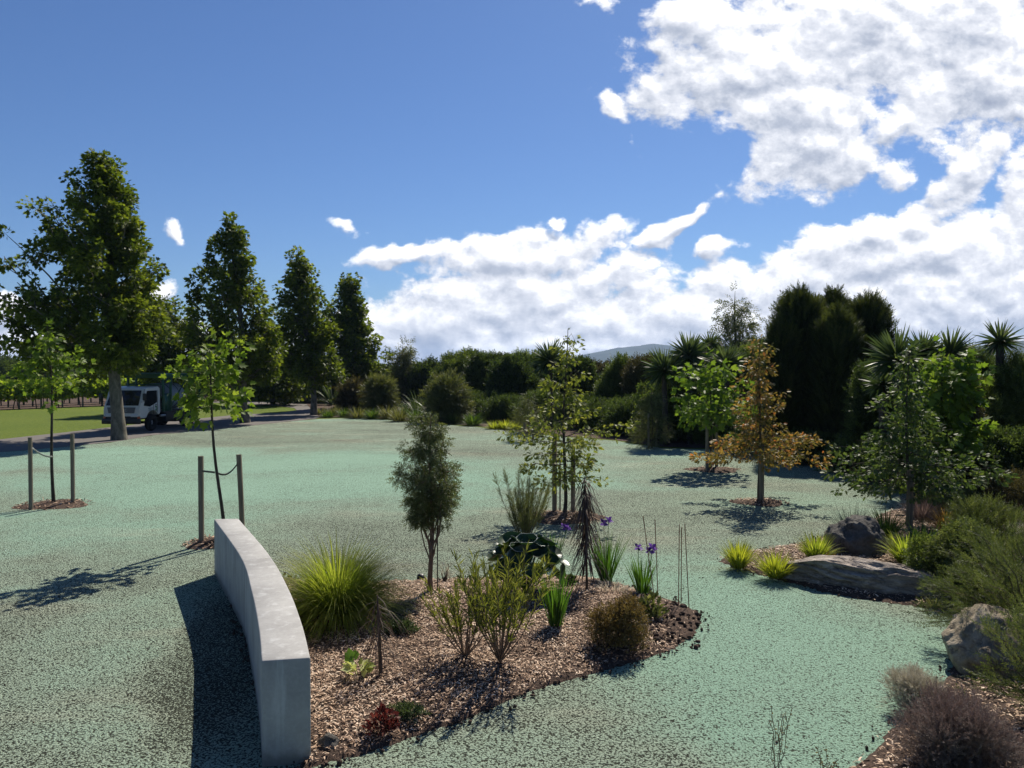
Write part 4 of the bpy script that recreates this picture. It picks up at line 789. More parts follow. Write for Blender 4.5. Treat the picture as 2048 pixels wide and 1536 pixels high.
# round leaved ligularia
def ligularia():
    x, y, z = at_isl(1052,1192); root = thing('round_leaved_plant', 'dark glossy plant with large round cupped leaves in the island bed', 'plant', (x,y+.1,z)); spots = []; rims = []
    for i in range(30):
        a = i*2.4; e = R(12+66*(1-i/30)); rr = .44
        spots.append((math.cos(a)*rr*math.cos(e)*1.15, math.sin(a)*rr*math.cos(e)*.9, .08+.58*math.sin(e), a, e))
    st = Acc()
    for (px, py, pz, a, e) in spots:
        nrmv = np.array([math.cos(a)*math.cos(e)*.8, math.sin(a)*math.cos(e)*.8-.1, math.sin(e)+.25])+rng.normal(size=3)*.15; nrmv /= np.linalg.norm(nrmv)
        ux = np.cross(nrmv, [0,1,.2]); ux /= np.linalg.norm(ux); uy = np.cross(nrmv, ux); r = random.uniform(.10,.165); cup = random.choice([-.25,.1,.25,.5]) if pz < .45 else random.uniform(.3,.7)
        V = [np.zeros(3)]; nA = 28; rings = [.3,.6,.85,1]; 
        for q in rings:
            for j in range(nA):
                an = j/nA*2*PI; wv = .05*math.sin(an*5+px*20)*q+.035*math.sin(an*14)*q*q; V.append(ux*math.cos(an)*q*r*(1-.05*(j % 2)*(q==1))+uy*math.sin(an)*q*r+nrmv*r*(cup*q*q+wv))
        V = np.array(V)+[px,py,pz]; f3 = np.array([(0,1+j,1+(j+1) % nA) for j in range(nA)]); f4 = np.array([(1+k*nA+j,1+(k+1)*nA+j,1+(k+1)*nA+(j+1) % nA,1+k*nA+(j+1) % nA) for k in range(3) for j in range(nA)])
        l = Acc(); l.add(V, f3, random.random()); l.f.append(f4); l.build('leaf', 'ligularia', root, True)
        if pz > .40 and len(rims) < 6 and random.random() < .5: rims.append(1); rm = Acc(); tube(rm, np.vstack([V[1+3*nA:], V[1+3*nA:2+3*nA]]), .0035, 5, cap=False); rm.build('leaf_rim', 'ligu_rim', root, True)
        tube(st, curve_pts((0,0,0), (px,py,pz), .08, 5, 0), .006, 5)
    st.build('stems', 'iris', root)
ligularia()
# willowy shrub: many stems with spear leaves
def spear_shrub(name, label, px, py, h, hw, ns, mat, ll, per, lw=1.0, grp=None, stem='bark_brown', incl=48, at=None, leaf='narrow'):
    x, y, z = at or at_isl(px, py); root = thing(name, label, 'shrub', (x,y,z), 0, grp); st = Acc(); lf = Acc()
    for i in range(ns):
        a = i*2.4+random.random()*.5; inc = R(incl)*math.sqrt((i+.5)/ns); L = h*random.uniform(.45 if leaf != 'narrow' else .7,1.05)/max(math.cos(inc*.8),.6); p = np.array([0,0,0.0]); pts = [p]
        d = np.array([math.cos(a)*math.sin(inc), math.sin(a)*math.sin(inc), math.cos(inc)])
        for k in range(6): d2 = d*(1+0*k)+np.array([0,0,.10*k])+rng.normal(size=3)*.07; d2 /= np.linalg.norm(d2); p = p+d2*L/6; pts.append(p)
        pts = np.array(pts); pts[:,0] *= hw/(h*.75); tube(st, pts, np.linspace(.007,.002,7), 5)
        n = per; q = rng.uniform(.3,1,n)**.8; P = np.column_stack([np.interp(q, np.linspace(0,1,7), pts[:,k]) for k in range(3)]); tn = pts[-1]-pts[2]; tn /= np.linalg.norm(tn)
        az = rng.normal(size=(n,3))*.42; put(lf, T[leaf], P, tn+az, ll*rng.uniform(.6,1.2,n), np.clip(rng.normal(.45,.25,n),0,1), up=.3, width=lw)
    st.build('stems', stem, root, True); lf.build('foliage', mat, root)
x0, y0, z0 = at_isl(975,1325)
spear_shrub('spear_leaved_shrub', 'yellow green shrub with upright spear leaves at the centre of the mulch', 0,0, 1.0, .62, 30, 'willowy', .12, 48, .55, at=(x0+.12,y0,z0), incl=44)
spear_shrub('spear_leaved_shrub', 'shorter left companion of the central spear leaved shrub', 0,0, .75, .55, 20, 'willowy', .11, 44, .55, at=(x0-.22,y0+.12,z0), incl=44)
x, y = W(1050,1092); spear_shrub('feathery_shrub', 'feathery olive shrub on the lawn edge left of the centre oak', 0,0, 1.15, .48, 46, 'shrub_olive', .11, 60, 1, at=(x,y,0), incl=52, stem='bark_twig', leaf='sprig_fine')
x, y, z = at_isl(1238,1290); shrub('rusty_shrub', 'small rusty olive shrub in the right part of the island bed', 'shrub', x, y, .34, .46, 'sprig_round', 'rust', .065, 2000, lobes=9, z0=z, fill=.7, low=.02, skirt=9)
x, y, z = at_isl(1300,1232); shrub('leafy_plant', 'low yellow green leafy plant before the bamboo canes', 'plant', x, y, .2, .2, 'oval', 'shrub_olive', .075, 260, lobes=5, z0=z, fill=.6, stems=4)
x, y, z = at_isl(798,1265); shrub('creeping_plant', 'dark green creeping plant right of the wispy lancewood', 'plant', x, y, .24, .10, 'sprig_round', 'ground_cover', .05, 650, lobes=7, z0=z, fill=.6, stems=3, ry=.15)
x, y, z = at_isl(815,1432); shrub('creeping_plant', 'dark green creeping plant near the lawn edge', 'plant', x, y, .18, .07, 'sprig_round', 'ground_cover', .04, 520, lobes=7, z0=z, fill=.6, stems=3, ry=.12)
x, y, z = at_isl(766,1462); shrub('red_plant', 'dark red leafy plant at the front of the island bed', 'plant', x, y, .14, .14, 'oval', 'red', .05, 260, lobes=5, z0=z, fill=.6, stems=3)
x, y, z = at_isl(632,1262); shrub('red_plant', 'low brownish red plant beside the wall under the tussock', 'plant', x, y, .2, .12, 'oval', 'red', .05, 200, lobes=5, z0=z, fill=.6, stems=3)
x, y, z = at_isl(1150,1170); shrub('leafy_plant', 'small dark leafy plant at the foot of the lancewood', 'plant', x-.08, y-.05, .12, .12, 'oval', 'ground_cover', .06, 120, lobes=4, z0=z, fill=.6, stems=3)
x, y, z = at_isl(882,1164); shrub('twiggy_plant', 'grey twiggy plant behind the thin support rod', 'plant', x+.05, y, .16, .28, 'sprig_fine', 'silver', .09, 90, lobes=5, z0=z, fill=.9, stems=8)
x, y, z = at_isl(1225,1180); tussock('dry_grass', 'pale dry grass at the foot of the tall iris', 'grass', x, y-.05, 120, .22, .008, 80, .8, 'silver', None, .15, z)
def rosette():
    x, y, z = at_isl(716,1352); root = thing('lime_plant', 'lime and cream leafy plant near the wall', 'plant', (x,y,z)); a = Acc(); n = 34; az = rng.uniform(0,2*PI,n); q = np.column_stack([np.cos(az), np.sin(az), 0*az])*.05; q[:,2] = rng.uniform(.02,.10,n)
    put(a, T['oval'], q, np.column_stack([np.cos(az), np.sin(az), rng.uniform(.1,1.2,n)]), rng.uniform(.07,.12,n), rng.uniform(.3,1,n), up=.8, width=1.3); a.build('leaves', 'lime', root)
    b = Acc(); put(b, T['oval'], np.array([[-.05,.05,.1],[-.07,.05,.12],[-.03,.06,.12]]), np.array([[-.8,.3,.8],[-.3,.3,1],[-.2,.5,.9]]), np.array([.13,.12,.10]), up=.8, width=1.5); b.build('dark_leaves', 'iris', root)
rosette()
for (bx_, by_, tx_, ty_, lb) in [(1312,1200,1287,1033,'leftmost leaning bamboo cane'),(1317,1197,1311,1040,'second bamboo cane from the left'),(1357,1210,1360,1050,'left cane of the close pair of bamboo canes'),(1362,1212,1364.5,1056,'right cane of the close pair of bamboo canes'),(1379,1215,1371,1048,'rightmost thin bamboo cane')]:
    x, y = W(bx_, by_, .02); zt = Z(ty_, y); a = Acc(); dx = X(tx_, y)-x; s = np.linspace(0,1,14); P = np.column_stack([dx*s, 0*s, -.1+(zt+.1)*s]); rr = np.where(np.arange(14) % 3 == 0, .0062, .0050); tube(a, P, rr, 7)
    o = a.build('bamboo_cane', 'bamboo'); o.location = (x,y,0); tag(o, lb+', island bed right end', 'bamboo cane', 'bamboo canes in the island bed')
def stick(label, pts, r): 
    P = np.array([(*W(px, py), isl_h(*W(px, py))+.03) for px, py in pts]); a = Acc(); tube(a, P-P[0], np.linspace(r, r*.5, len(P)), 6); o = a.build('stick', 'bark_brown', smooth=True); o.location = P[0]; tag(o, label, 'stick', 'sticks on the mulch')
stick('curved brown stick lying on the mulch near the wall', [(622,1447),(640,1428),(665,1424),(692,1434)], .008); stick('short stick forking from the longer curved stick on the mulch', [(642,1428),(668,1436),(690,1448)], .005)
stick('straight pale stick left of the central spear leaved shrub', [(868,1270),(915,1276)], .006)

# ---------------------------------------------------------------- right border plants
def at_rb(px, py):
    x, y = W(px, py); z = rb_h(x, y); x, y = W(px, py, z); return x, y, z
def rb_tuss(name, label, px, py, n, L, w, am, dr, mat, r0=.06, dead=0, grp='grass clumps in the right hand border'):
    x, y, z = at_rb(px, py); tussock(name, label, 'grass clump', x, y, n, L, w, am, dr, mat, grp, r0, z, dead=dead)
rb_tuss('golden_grass', 'leftmost golden grass clump at the tip of the right border', 1477,1138, 420, .50, .011, 42, .35, 'tussock_y', .07, 30)
rb_tuss('golden_grass', 'second golden grass clump touching the left end of the long flat rock', 1551,1156, 460, .46, .011, 52, .4, 'tussock_y', .09, 20)
rb_tuss('golden_grass', 'green gold grass clump left of the grey boulder', 1632,1122, 420, .50, .012, 48, .4, 'tussock', .08)
rb_tuss('orange_grass', 'small orange leaves between green gold grass and boulder', 1652,1124, 40, .22, .014, 45, .3, 'tussock_orange', .06)
rb_tuss('blue_grass', 'blue grey spiky grass behind the grey boulder', 1705,1085, 420, .72, .008, 58, .25, 'tussock_blue', .10)
rb_tuss('green_grass', 'green grass clump between boulder and broad oak stake', 1772,1080, 260, .62, .012, 45, .35, 'tussock_g', .10)
rb_tuss('green_grass', 'green and yellow strappy clump right of the grey boulder', 1815,1128, 320, .55, .02, 52, .5, 'tussock', .12)
rb_tuss('green_grass', 'dark strappy clump at the foot of the broad oak stake', 1850,1110, 300, .6, .016, 60, .5, 'tussock_g', .14)
rb_tuss('orange_grass', 'orange brown grass clump right of the broad oak', 1893,1062, 320, .60, .009, 65, .5, 'tussock_orange', .10)
rb_tuss('dry_grass', 'pale pinkish dry grass right behind the broad oak stake', 1845,1040, 380, .60, .006, 55, .4, 'purple', .10)
rb_tuss('dry_grass', 'straw coloured sprawling grass near the right photo edge', 2010,1090, 420, .75, .01, 82, .8, 'silver', .16)
rb_tuss('green_grass', 'low grass tuft at the right end of the long flat rock', 1870,1214, 90, .2, .008, 70, .5, 'tussock_olive', .08)
def rb_shrub(name, label, px, py, rx, h, leaf, mat, ls, n, **k):
    x, y, z = at_rb(px, py); return shrub(name, label, 'shrub', x, y, rx, h, leaf, mat, ls, n, z0=z, group='shrubs in the right hand border', **k)
rb_shrub('round_shrub', 'dark round shrub with yellow green edge above the long flat rock', 1925,1175, .45, .78, 'sprig_round', 'manuka', .09, 3000, lobes=10)
rb_shrub('round_shrub', 'dark green shrub behind the long flat rock', 1858,1165, .38, .52, 'sprig_leaf', 'hedge_light', .09, 2000, lobes=8)
rb_shrub('feathery_border_shrub', 'dull green shrub in the middle of the right border', 1965,1110, .60, .75, 'sprig_fine', 'manuka', .16, 2600, lobes=9, vert=.8)
rb_shrub('brown_shrub', 'brownish shrub at the right edge before the flax', 2030,1030, .8, .75, 'sprig_leaf', 'hedge_brown', .12, 2600, lobes=9)
rb_shrub('brown_shrub', 'low olive shrub beyond the orange brown grass', 1905,1025, .6, .55, 'sprig_leaf', 'shrub_olive', .10, 1800, lobes=8)
x, y = W(1948,955); shrub('twiggy_pink_shrub', 'pinkish twiggy shrub before the dark hedge at right', 'shrub', x, y, .34, 1.15, 'sprig_fine', 'purple', .2, 700, lobes=6, group='shrubs in the right hand border')
def manuka(label, x, y, z, h, rx, ns, per, ls, seed, mat='manuka', left=.8):
    root = thing('feathery_shrub', label, 'shrub', (x,y,z), 0, 'large feathery shrubs at the right edge'); st = Acc(); lf = Acc(); rr = np.random.default_rng(seed)
    for i in range(ns):
        a = rr.uniform(0,2*PI); e = rr.uniform(.05,1.0); L = rr.uniform(.75,1.05); tip = np.array([math.cos(a)*rx*math.sqrt(1-e*e*.8)-left*rx*.25, math.sin(a)*rx*math.sqrt(1-e*e*.8), h*e])*L; p0 = np.array([rr.normal()*.05, rr.normal()*.05, 0])
        pts = curve_pts(p0, tip, .12, 7, .03); tube(st, pts, np.linspace(.011,.002,7), 5)
        q = rr.uniform(.25,1,per)**.7; P = np.column_stack([np.interp(q, np.linspace(0,1,7), pts[:,k]) for k in range(3)])+rr.normal(size=(per,3))*.035; tn = pts[-1]-pts[3]; tn /= np.linalg.norm(tn); tn = tn+[0,0,.25]
        put(lf, T['sprig_fine'], P, tn+rr.normal(size=(per,3))*.45, ls*rr.uniform(.6,1.2,per), np.clip(rr.normal(rr.normal(.45,.13),.2,per),0,1), up=.2)
    st.build('stems', 'bark_twig', root, True); lf.build('foliage', mat, root)
manuka('large feathery green shrub covering the tan boulder at the right edge', X(2125,7.5), 7.7, .08, 1.15, .95, 95, 55, .13, 3)
manuka('second feathery shrub reaching over the long flat rock right end', X(2055,9.2), 9.2, .08, .90, .85, 70, 50, .14, 4)
manuka('low feathery shrub in shade below the tan boulder, cut by the right edge', X(2110,6.3), 6.2, .08, .95, .60, 50, 45, .12, 5)
x, y = W(1905,1560); shrub('purple_shrub', 'fine purple grey shrub at the bottom right corner', 'shrub', x+.08, y+.04, .42, .47, 'sprig_fine', 'purple', .07, 9000, lobes=12, z0=.05, fill=.75, low=.02, skirt=10, group='shrubs in the right hand border', stems=26)
x, y = W(1842,1440); shrub('silver_shrub', 'pale silvery shrub behind the purple grey one', 'shrub', x, y+.1, .27, .27, 'sprig_fine', 'silver', .07, 3000, lobes=8, z0=.05, fill=.75, group='shrubs in the right hand border', stems=12)
def seedhead(label, px, py, top, n=7):
    x, y = W(px, py); h = Z(top, y); root = thing('seedling_stalk', label, 'plant', (x,y,0), 0, 'dry stalks at the bottom of the lawn'); a = Acc(); lf = Acc()
    for i in range(n):
        t = np.array([rng.normal()*.07, rng.normal()*.05, h*random.uniform(.55,1)]); P = curve_pts((0,0,0), t, .05, 6, .03); tube(a, P, .0022, 4); m = 16; q = rng.uniform(.45,1,m); Q = np.column_stack([np.interp(q, np.linspace(0,1,6), P[:,k]) for k in range(3)]); put(lf, T['oval'], Q, rng.normal(size=(m,3))+[0,0,.6], rng.uniform(.01,.022,m))
    a.build('stalks', 'bark_twig', root); lf.build('seeds', 'rust', root)['kind'] = 'stuff'
seedhead('wispy dry stalks at the bottom edge of the lawn', 1556,1575,1425, 8); seedhead('shorter olive stalks right of the wispy dry ones', 1650,1570,1490, 7)
# soil clods along the freshly cut edges and on the lawn
def clods():
    a = Acc(); bm = bmesh.new(); bmesh.ops.create_icosphere(bm, subdivisions=1, radius=1); V = np.array([v.co[:] for v in bm.verts]); Fc = np.array([[v.index for v in f.verts] for f in bm.faces]); bm.free(); P = []
    for (P_, px, n) in [(isl_P, (-3,3), 520), (rb_P, (1,9), 420)]:
        for i in range(n):
            k = random.randrange(len(P_)); p = P_[k]+(P_[k-1]-P_[k])*random.random()+rng.normal(size=2)*.05; P.append((p[0], p[1], .02, random.uniform(.006,.019)*(1.6 if random.random() < .06 else 1)))
    for i in range(120): P.append((random.uniform(-5,5), random.uniform(5.4,13), .008, random.uniform(.004,.011)))
    for i in range(160): x, y = W(random.uniform(1230,1400), random.uniform(1215,1300)); P.append((x, y, isl_h(x,y)+.01, random.uniform(.01,.035)))
    for (x, y, z, r) in P: a.add(V*r*rng.uniform(.6,1.3,(1,3))*(1+rng.normal(0,.13,(len(V),1)))+[x,y,z], Fc, random.random())
    o = a.build('soil_clods', 'soil'); o['kind'] = 'stuff'; tag(o, 'dark soil crumbs scattered along the bed edges and lawn')
clods()

# ---------------------------------------------------------------- truck
def truck():
    M['paint'] = simple('white_truck_paint', (.52,.52,.51), .32, .5, 0, 3, .05, 0, 0); M['glass'] = simple('dark_glass', (.012,.014,.018), .06, .6, 0, 1, 0, 0, 0); M['grille'] = simple('grey_grille', (.10,.10,.11), .5, .4)
    M['green_paint'] = simple('dark_green_paint', (.012,.07,.04), .4, .5); M['tyre'] = simple('tyre_rubber', (.018,.018,.018), .85, .2); M['rim'] = simple('grey_steel_rim', (.30,.31,.33), .4, .5, .6)
    M['lamp'] = simple('headlamp_glass', (.5,.52,.55), .15, .6); M['amber'] = simple('amber_lens', (.45,.10,.03), .3, .5); M['tank'] = simple('grey_blue_tank', (.26,.30,.38), .45, .4); M['logo_green'] = simple('green_decal', (.02,.16,.05), .5, .3); M['logo_blue'] = simple('faded_blue_lettering', (.16,.24,.30), .5, .3); M['white_plate'] = simple('white_plate', (.75,.75,.75), .4, .4)
    root = thing('tank_truck', 'white cab truck with green rack frame and tank parked on the driveway', 'truck', (-17.25,35.7,.009), R(174.5))
    def prism(name, prof, x0, x1, mat, par=root, bv=.03, inset=None):
        n = len(prof); V = [(x0,p[0],p[1]) for p in prof]+[(x1,p[0],p[1]) for p in prof]; bm = bmesh.new(); vs = [bm.verts.new(v) for v in V]
        bm.faces.new(vs[:n]); bm.faces.new(vs[n:][::-1]); [bm.faces.new((vs[i], vs[n+i], vs[n+(i+1) % n], vs[(i+1) % n])) for i in range(n)]
        bmesh.ops.recalc_face_normals(bm, faces=bm.faces); me = bpy.data.meshes.new(name); bm.to_mesh(me); bm.free(); me.materials.append(M[mat]); o = bpy.data.objects.new(name, me); C.objects.link(o); o.parent = par
        if bv: bevel(o, bv, 3)
        return o
    cab = prism('cab', [(.55,.62),(1.02,.62),(1.08,.74),(1.08,1.02),(1.03,1.16),(.62,1.92),(.50,1.99),(-.42,2.03),(-.58,1.95),(-.62,.80),(-.5,.72),(-.42,.72),(-.38,.80),(-.1,.92),(.2,.92),(.42,.80)], -.86, .86, 'paint', bv=.06)
    def quad(name, P, mat, par, th=.012, nv=None):
        P = np.array(P, float); nn = np.cross(P[1]-P[0], P[2]-P[1]); nn /= np.linalg.norm(nn); nn = nn if nv is None or nn@np.array(nv) > 0 else -nn; k = len(P); V = np.vstack([P-nn*th, P+nn*th*.6]); bm = bmesh.new(); vs = [bm.verts.new(v) for v in V]
        bm.faces.new(vs[:k]); bm.faces.new(vs[k:][::-1]); [bm.faces.new((vs[i], vs[k+i], vs[k+(i+1) % k], vs[(i+1) % k])) for i in range(k)]; bmesh.ops.recalc_face_normals(bm, faces=bm.faces)
        me = bpy.data.meshes.new(name); bm.to_mesh(me); bm.free(); me.materials.append(M[mat]); o = bpy.data.objects.new(name, me); C.objects.link(o); o.parent = par; return o
    f = lambda z: 1.03-(z-1.16)*(.41/.76)+.012
    quad('windscreen', [(-.76,f(1.20),1.20),(.76,f(1.20),1.20),(.70,f(1.86),1.86),(-.70,f(1.86),1.86)], 'glass', root, nv=(0,1,.3))
    g = quad('grille', [(-.60,1.093,.86),(.60,1.093,.86),(.66,1.093,1.12),(-.66,1.093,1.12)], 'grille', root, nv=(0,1,0))
    cu = bpy.data.curves.new('grille_letters', 'FONT'); cu.body = 'VYC'; cu.size = .17; cu.align_x = 'CENTER'; cu.extrude = .004; to = bpy.data.objects.new('tmp', cu); C.objects.link(to); dg = bpy.context.evaluated_depsgraph_get(); me = bpy.data.meshes.new_from_object(to.evaluated_get(dg)); bpy.data.objects.remove(to)
    me.name = 'grille_letters'; me.materials.clear(); me.materials.append(M['rim']); lo = bpy.data.objects.new('grille_letters', me); C.objects.link(lo); lo.parent = g; lo.location = (-.12,1.108,.94); lo.rotation_euler = (PI/2,0,PI)
    for sx in (-1,1):
        q = quad('side_window', [(sx*.867,.78,1.18),(sx*.867,.50,1.84),(sx*.867,-.28,1.84),(sx*.867,-.30,1.30),(sx*.867,.30,1.12)], 'glass', root, nv=(sx,0,0))
        a = Acc(); box(a, (sx*.60,1.085,.76), (.34,.05,.14)); bevel(a.build('headlight', 'lamp', root), .02)
        a = Acc(); box(a, (sx*.80,1.07,.66), (.10,.08,.10)); bevel(a.build('indicator', 'amber', root), .01)
        a = Acc(); tube(a, [(sx*.84,.92,1.35),(sx*1.02,1.0,1.38),(sx*1.02,1.0,1.85),(sx*.84,.65,1.9)], .012, 6); mo = a.build('mirror_arm', 'black', root); a = Acc(); box(a, (sx*1.03,1.0,1.58), (.16,.05,.32)); bevel(a.build('mirror', 'black', mo), .02)
        a = Acc(); box(a, (sx*.868,.0,1.0), (.012,.012,.5)); box(a, (sx*.868,-.34,1.35), (.012,.012,1.0)); box(a, (sx*.87,-.22,1.18), (.02,.12,.03)); a.build('door_line', 'black', root)
    # door emblem and lettering on the side facing the lawn (too small in the photo to read)
    a = Acc(); an = np.linspace(.6,5.6,26); V = []
    for t_ in an: V += [(-.872, -.20+.10*math.cos(t_), 1.02+.12*math.sin(t_)), (-.872, -.20+.045*math.cos(t_), 1.02+.06*math.sin(t_))]
    a.add(V, np.array([(2*i,2*i+1,2*i+3,2*i+2) for i in range(25)])); a.build('door_emblem', 'logo_green', root)
    for j, (z_, y0, y1, hh) in enumerate([(1.045,.02,.44,.045),(.985,.06,.40,.018),(.95,.06,.42,.016),(.915,.10,.36,.014)]):
        n = 9 if j == 0 else 16; a = Acc(); box(a, (-.8685, (y0+y1)/2, z_), (.003, y1-y0, hh*.25))
        for i in range(n): yy = y0+(y1-y0)*(i+.5)/n; box(a, (-.870, yy, z_), (.004, (y1-y0)/n*(.68 if i % 3 else .4), hh*(1 if i % 2 else .7)))
        a.build('door_lettering', 'logo_blue', root)
    a = Acc(); box(a, (0,1.10,.50), (1.78,.16,.24)); box(a, (0,1.04,.70), (1.7,.06,.20)); bevel(a.build('bumper', 'black', root), .03)
    a = Acc(); box(a, (-.05,1.19,.47), (.36,.012,.11)); a.build('number_plate', 'white_plate', root)
    for sx in (-.38,.38): a = Acc(); box(a, (sx,-1.9,.62), (.10,5.2,.18)); a.build('chassis_rail', 'black', root)
    def wheel(x, y, dual=False):
        prof = [(.16,-.11),(.30,-.115),(.365,-.10),(.385,-.05),(.385,.05),(.365,.10),(.30,.115),(.16,.11)]
        for k in ((0,.24) if dual else (0,)):
            a = Acc(); n = 28; xx = x+(-np.sign(x))*k; an = np.arange(n)/n*2*PI; V = np.array([(xx+w, y+r*math.cos(t_), .385+r*math.sin(t_)) for (r, w) in prof for t_ in an]); m = len(prof)
            a.add(V, np.array([(i*n+j, i*n+(j+1) % n, ((i+1) % m)*n+(j+1) % n, ((i+1) % m)*n+j) for i in range(m) for j in range(n)])); ty = a.build('wheel', 'tyre', root, True)
            b = Acc(); sg = np.sign(x); pr = [(.02,.03),(.07,.05),(.09,.0),(.17,-.05 if dual else .0),(.20,.06),(.225,.10)]; V = np.array([(xx+sg*w, y+r*math.cos(t_), .385+r*math.sin(t_)) for (r, w) in pr for t_ in an]); b.add(V, np.array([(i*n+j, i*n+(j+1) % n, (i+1)*n+(j+1) % n, (i+1)*n+j) for i in range(5) for j in range(n)])); b.build('rim', 'rim', ty, True)
            for h in range(6): t_ = h*PI/3; c_ = Acc(); tube(c_, [(xx+sg*.01, y+.13*math.cos(t_), .385+.13*math.sin(t_)),(xx+sg*.045, y+.13*math.cos(t_), .385+.13*math.sin(t_))], .014, 6); c_.build('wheel_nut', 'black', ty)
    for sx in (-.74,.74): wheel(sx, 0)
    for sx in (-.80,.80): wheel(sx, -3.3, True)
    for yy in (0,-3.3): a = Acc(); tube(a, [(-.7,yy,.385),(.7,yy,.385)], .06, 8); a.build('axle', 'black', root)
    a = Acc(); box(a, (0,-2.7,.80), (1.85,3.9,.08)); bevel(a.build('deck', 'black', root), .01)
    a = Acc(); box(a, (-.86,-.95,.66), (.10,.70,.10)); a.build('step_rail', 'rim', root)
    for (y_, l_, h_) in ((-1.35,.75,.42),(-2.25,.85,.46)): a = Acc(); box(a, (-.72,y_,.76-h_/2), (.42,l_,h_)); bevel(a.build('tool_box', 'black', root), .015)
    for sx in (-1,1): 
        a = Acc(); n = 14; V = []
        for i in range(n): t_ = R(10)+R(160)*i/(n-1); V += [(sx*.56,-3.3+.47*math.cos(t_),.385+.46*math.sin(t_)),(sx*.95,-3.3+.47*math.cos(t_),.385+.46*math.sin(t_))]
        a.add(V, np.array([(2*i,2*i+1,2*i+3,2*i+2) for i in range(n-1)])); mg = a.build('mudguard', 'black', root, True); sd = mg.modifiers.new('s','SOLIDIFY'); sd.thickness = .015
    # green rack
    for (x_, y_) in [(-.86,-.85),(.86,-.85),(-.86,-1.5),(-.86,-4.3),(.86,-4.3),(.86,-1.5)]: a = Acc(); box(a, (x_,y_,1.68), (.09,.10,1.72)); bevel(a.build('rack_post', 'green_paint', root), .01)
    a = Acc(); box(a, (0,-2.4,2.56), (1.90,3.95,.06)); box(a, (0,-.72,2.50), (1.90,.06,.20)); box(a, (-.93,-2.4,2.50), (.05,3.95,.18)); box(a, (.93,-2.4,2.50), (.05,3.95,.18)); box(a, (0,-.42,2.62), (1.9,.9,.03)); bevel(a.build('rack_roof', 'green_paint', root), .01)
    a = Acc(); box(a, (0,-.86,1.5), (1.72,.04,.10)); box(a, (0,-.86,2.1), (1.72,.04,.06)); box(a, (-.86,-1.18,1.25), (.05,.66,.85)); a.build('head_board', 'green_paint', root)
    for (p, q) in [((-.86,-1.5,1.0),(-.86,-3.0,2.4)),((-.86,-4.3,1.0),(-.86,-3.0,2.4))]: a = Acc(); tube(a, [p,q], .03, 6); a.build('brace', 'green_paint', root)
    a = Acc(); s = [(-1.75,.1),(-1.72,.42),(-1.6,.56),(-1.4,.62),(-3.3,.62),(-3.5,.56),(-3.62,.42),(-3.65,.1)]; n = 28; an = np.arange(n)/n*2*PI; V = np.array([(r*math.cos(t_), y_, 1.52+r*math.sin(t_)) for (y_, r) in s for t_ in an]); a.add(V, np.array([(i*n+j, i*n+(j+1) % n, (i+1)*n+(j+1) % n, (i+1)*n+j) for i in range(7) for j in range(n)])); tk = a.build('tank', 'tank', root, True)
    a = Acc(); tube(a, [(0,-2.5,2.05),(0,-2.5,2.25)], .2, 16); a.build('tank_hatch', 'black', tk)
    for yy in (-2.0,-2.7,-3.3): a = Acc(); an2 = np.linspace(0,2*PI,29); tube(a, np.column_stack([.63*np.cos(an2), np.full(29,yy), 1.52+.63*np.sin(an2)]), .015, 5, cap=False); a.build('tank_band', 'black', tk)
    a = Acc(); tube(a, [(-.5,-1.2,.9),(-.55,-1.2,1.5),(-.3,-1.25,1.75),(0,-1.3,1.6)], .05, 8); box(a, (.1,-1.25,1.1), (.8,.5,.5)); bevel(a.build('pump', 'black', root), .01)
truck()

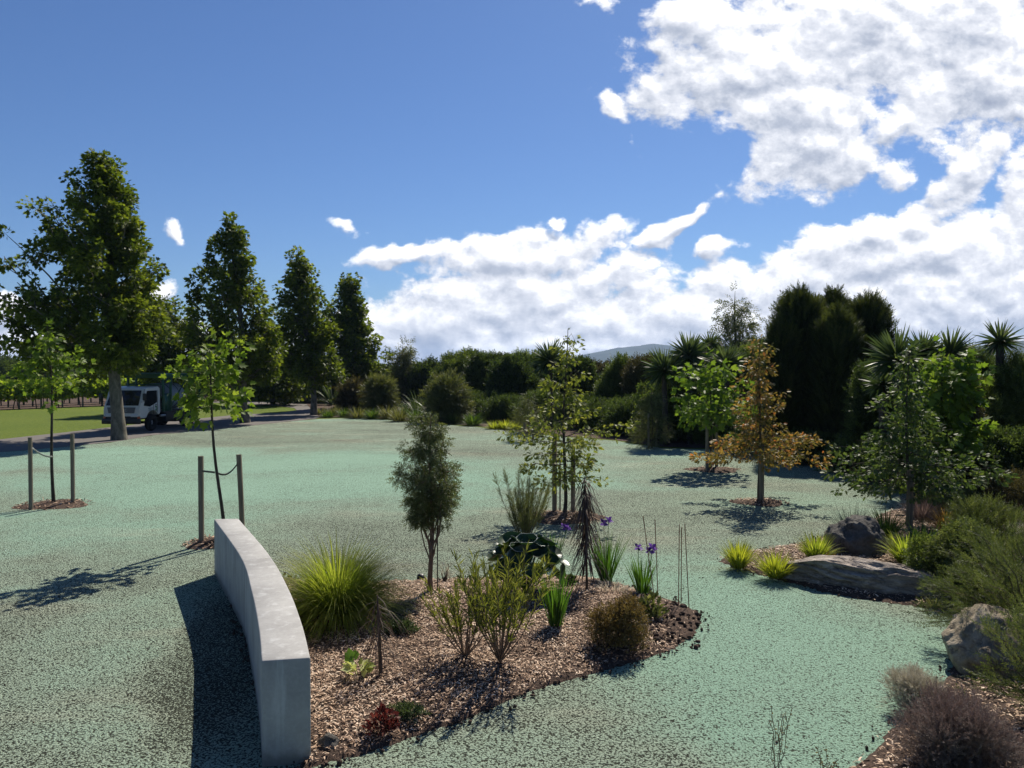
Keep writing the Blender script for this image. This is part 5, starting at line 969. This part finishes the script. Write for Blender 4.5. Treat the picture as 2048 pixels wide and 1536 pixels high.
# ---------------------------------------------------------------- hills
def ridge(name, pts, d, depth, mat, seed):
    a = Acc(); nx = 160; ny = 16; xs = np.linspace(pts[0][0], pts[-1][0], nx); top = np.interp(xs, [p[0] for p in pts], [HY-p[1] for p in pts]); V = []
    for j in range(ny):
        t = j/(ny-1); k = math.sin(min(t*1.0,1)*PI)**.8 if t < .999 else 0
        for i in range(nx):
            dd = d+depth*(t-.5); x = (xs[i]-CX)/F*d; hgt = top[i]/F*d*k; nz = mnoise.fractal(Vector((x*.0022, dd*.0022, seed)), .8, 2.1, 6)
            V.append((x, dd, max(hgt*(1+.10*nz)+nz*hgt*.10*(1-abs(2*t-1)), -1)+(0 if hgt > 0 else -1)))
    i = np.arange(ny-1)[:,None]*nx+np.arange(nx-1)[None,:]; f = np.stack([i, i+1, i+nx+1, i+nx], -1).reshape(-1,4); a.add(V, f)
    o = a.build(name, mat, smooth=True); o['kind'] = 'structure'; return o
M['hill'] = simple('hill_bush', (.045,.06,.04), .95, .1, 0, .004, .45, 0, 0)
ridge('hills', [(1060,737),(1130,719),(1170,708),(1230,697),(1290,689),(1345,687),(1420,694),(1500,705),(1600,715),(1800,716),(1900,700),(2000,690),(2200,690)], 3500, 1500, 'hill', 1)
ridge('far_hills', [(500,738),(640,732),(760,728),(860,730),(950,724),(1060,728),(1180,720),(1300,722)], 5000, 1200, 'hill', 5)
ridge('near_hill', [(1800,736),(1880,712),(1935,692),(1990,680),(2040,672),(2200,660),(2500,690)], 1900, 900, 'hill', 9)

# ---------------------------------------------------------------- air
hz = bpy.data.meshes.new('haze'); bmh = bmesh.new(); bmesh.ops.create_cube(bmh, size=1); bmh.to_mesh(hz); bmh.free()
ho = bpy.data.objects.new('haze', hz); C.objects.link(ho); ho.scale = (12000, 6400, 133); ho.location = (0, 2700, 64.5); ho['kind'] = 'stuff'; ho['label'] = 'thin summer haze in the air'
hm, ht_, hout = new_mat('haze_air'); pv = ht_.node('ShaderNodeVolumePrincipled'); pv.inputs['Color'].default_value = (.42,.62,1,1); pv.inputs['Density'].default_value = 1.15e-4; pv.inputs['Anisotropy'].default_value = .2
ht_.l.new(pv.outputs[0], hout.inputs['Volume']); hz.materials.append(hm)
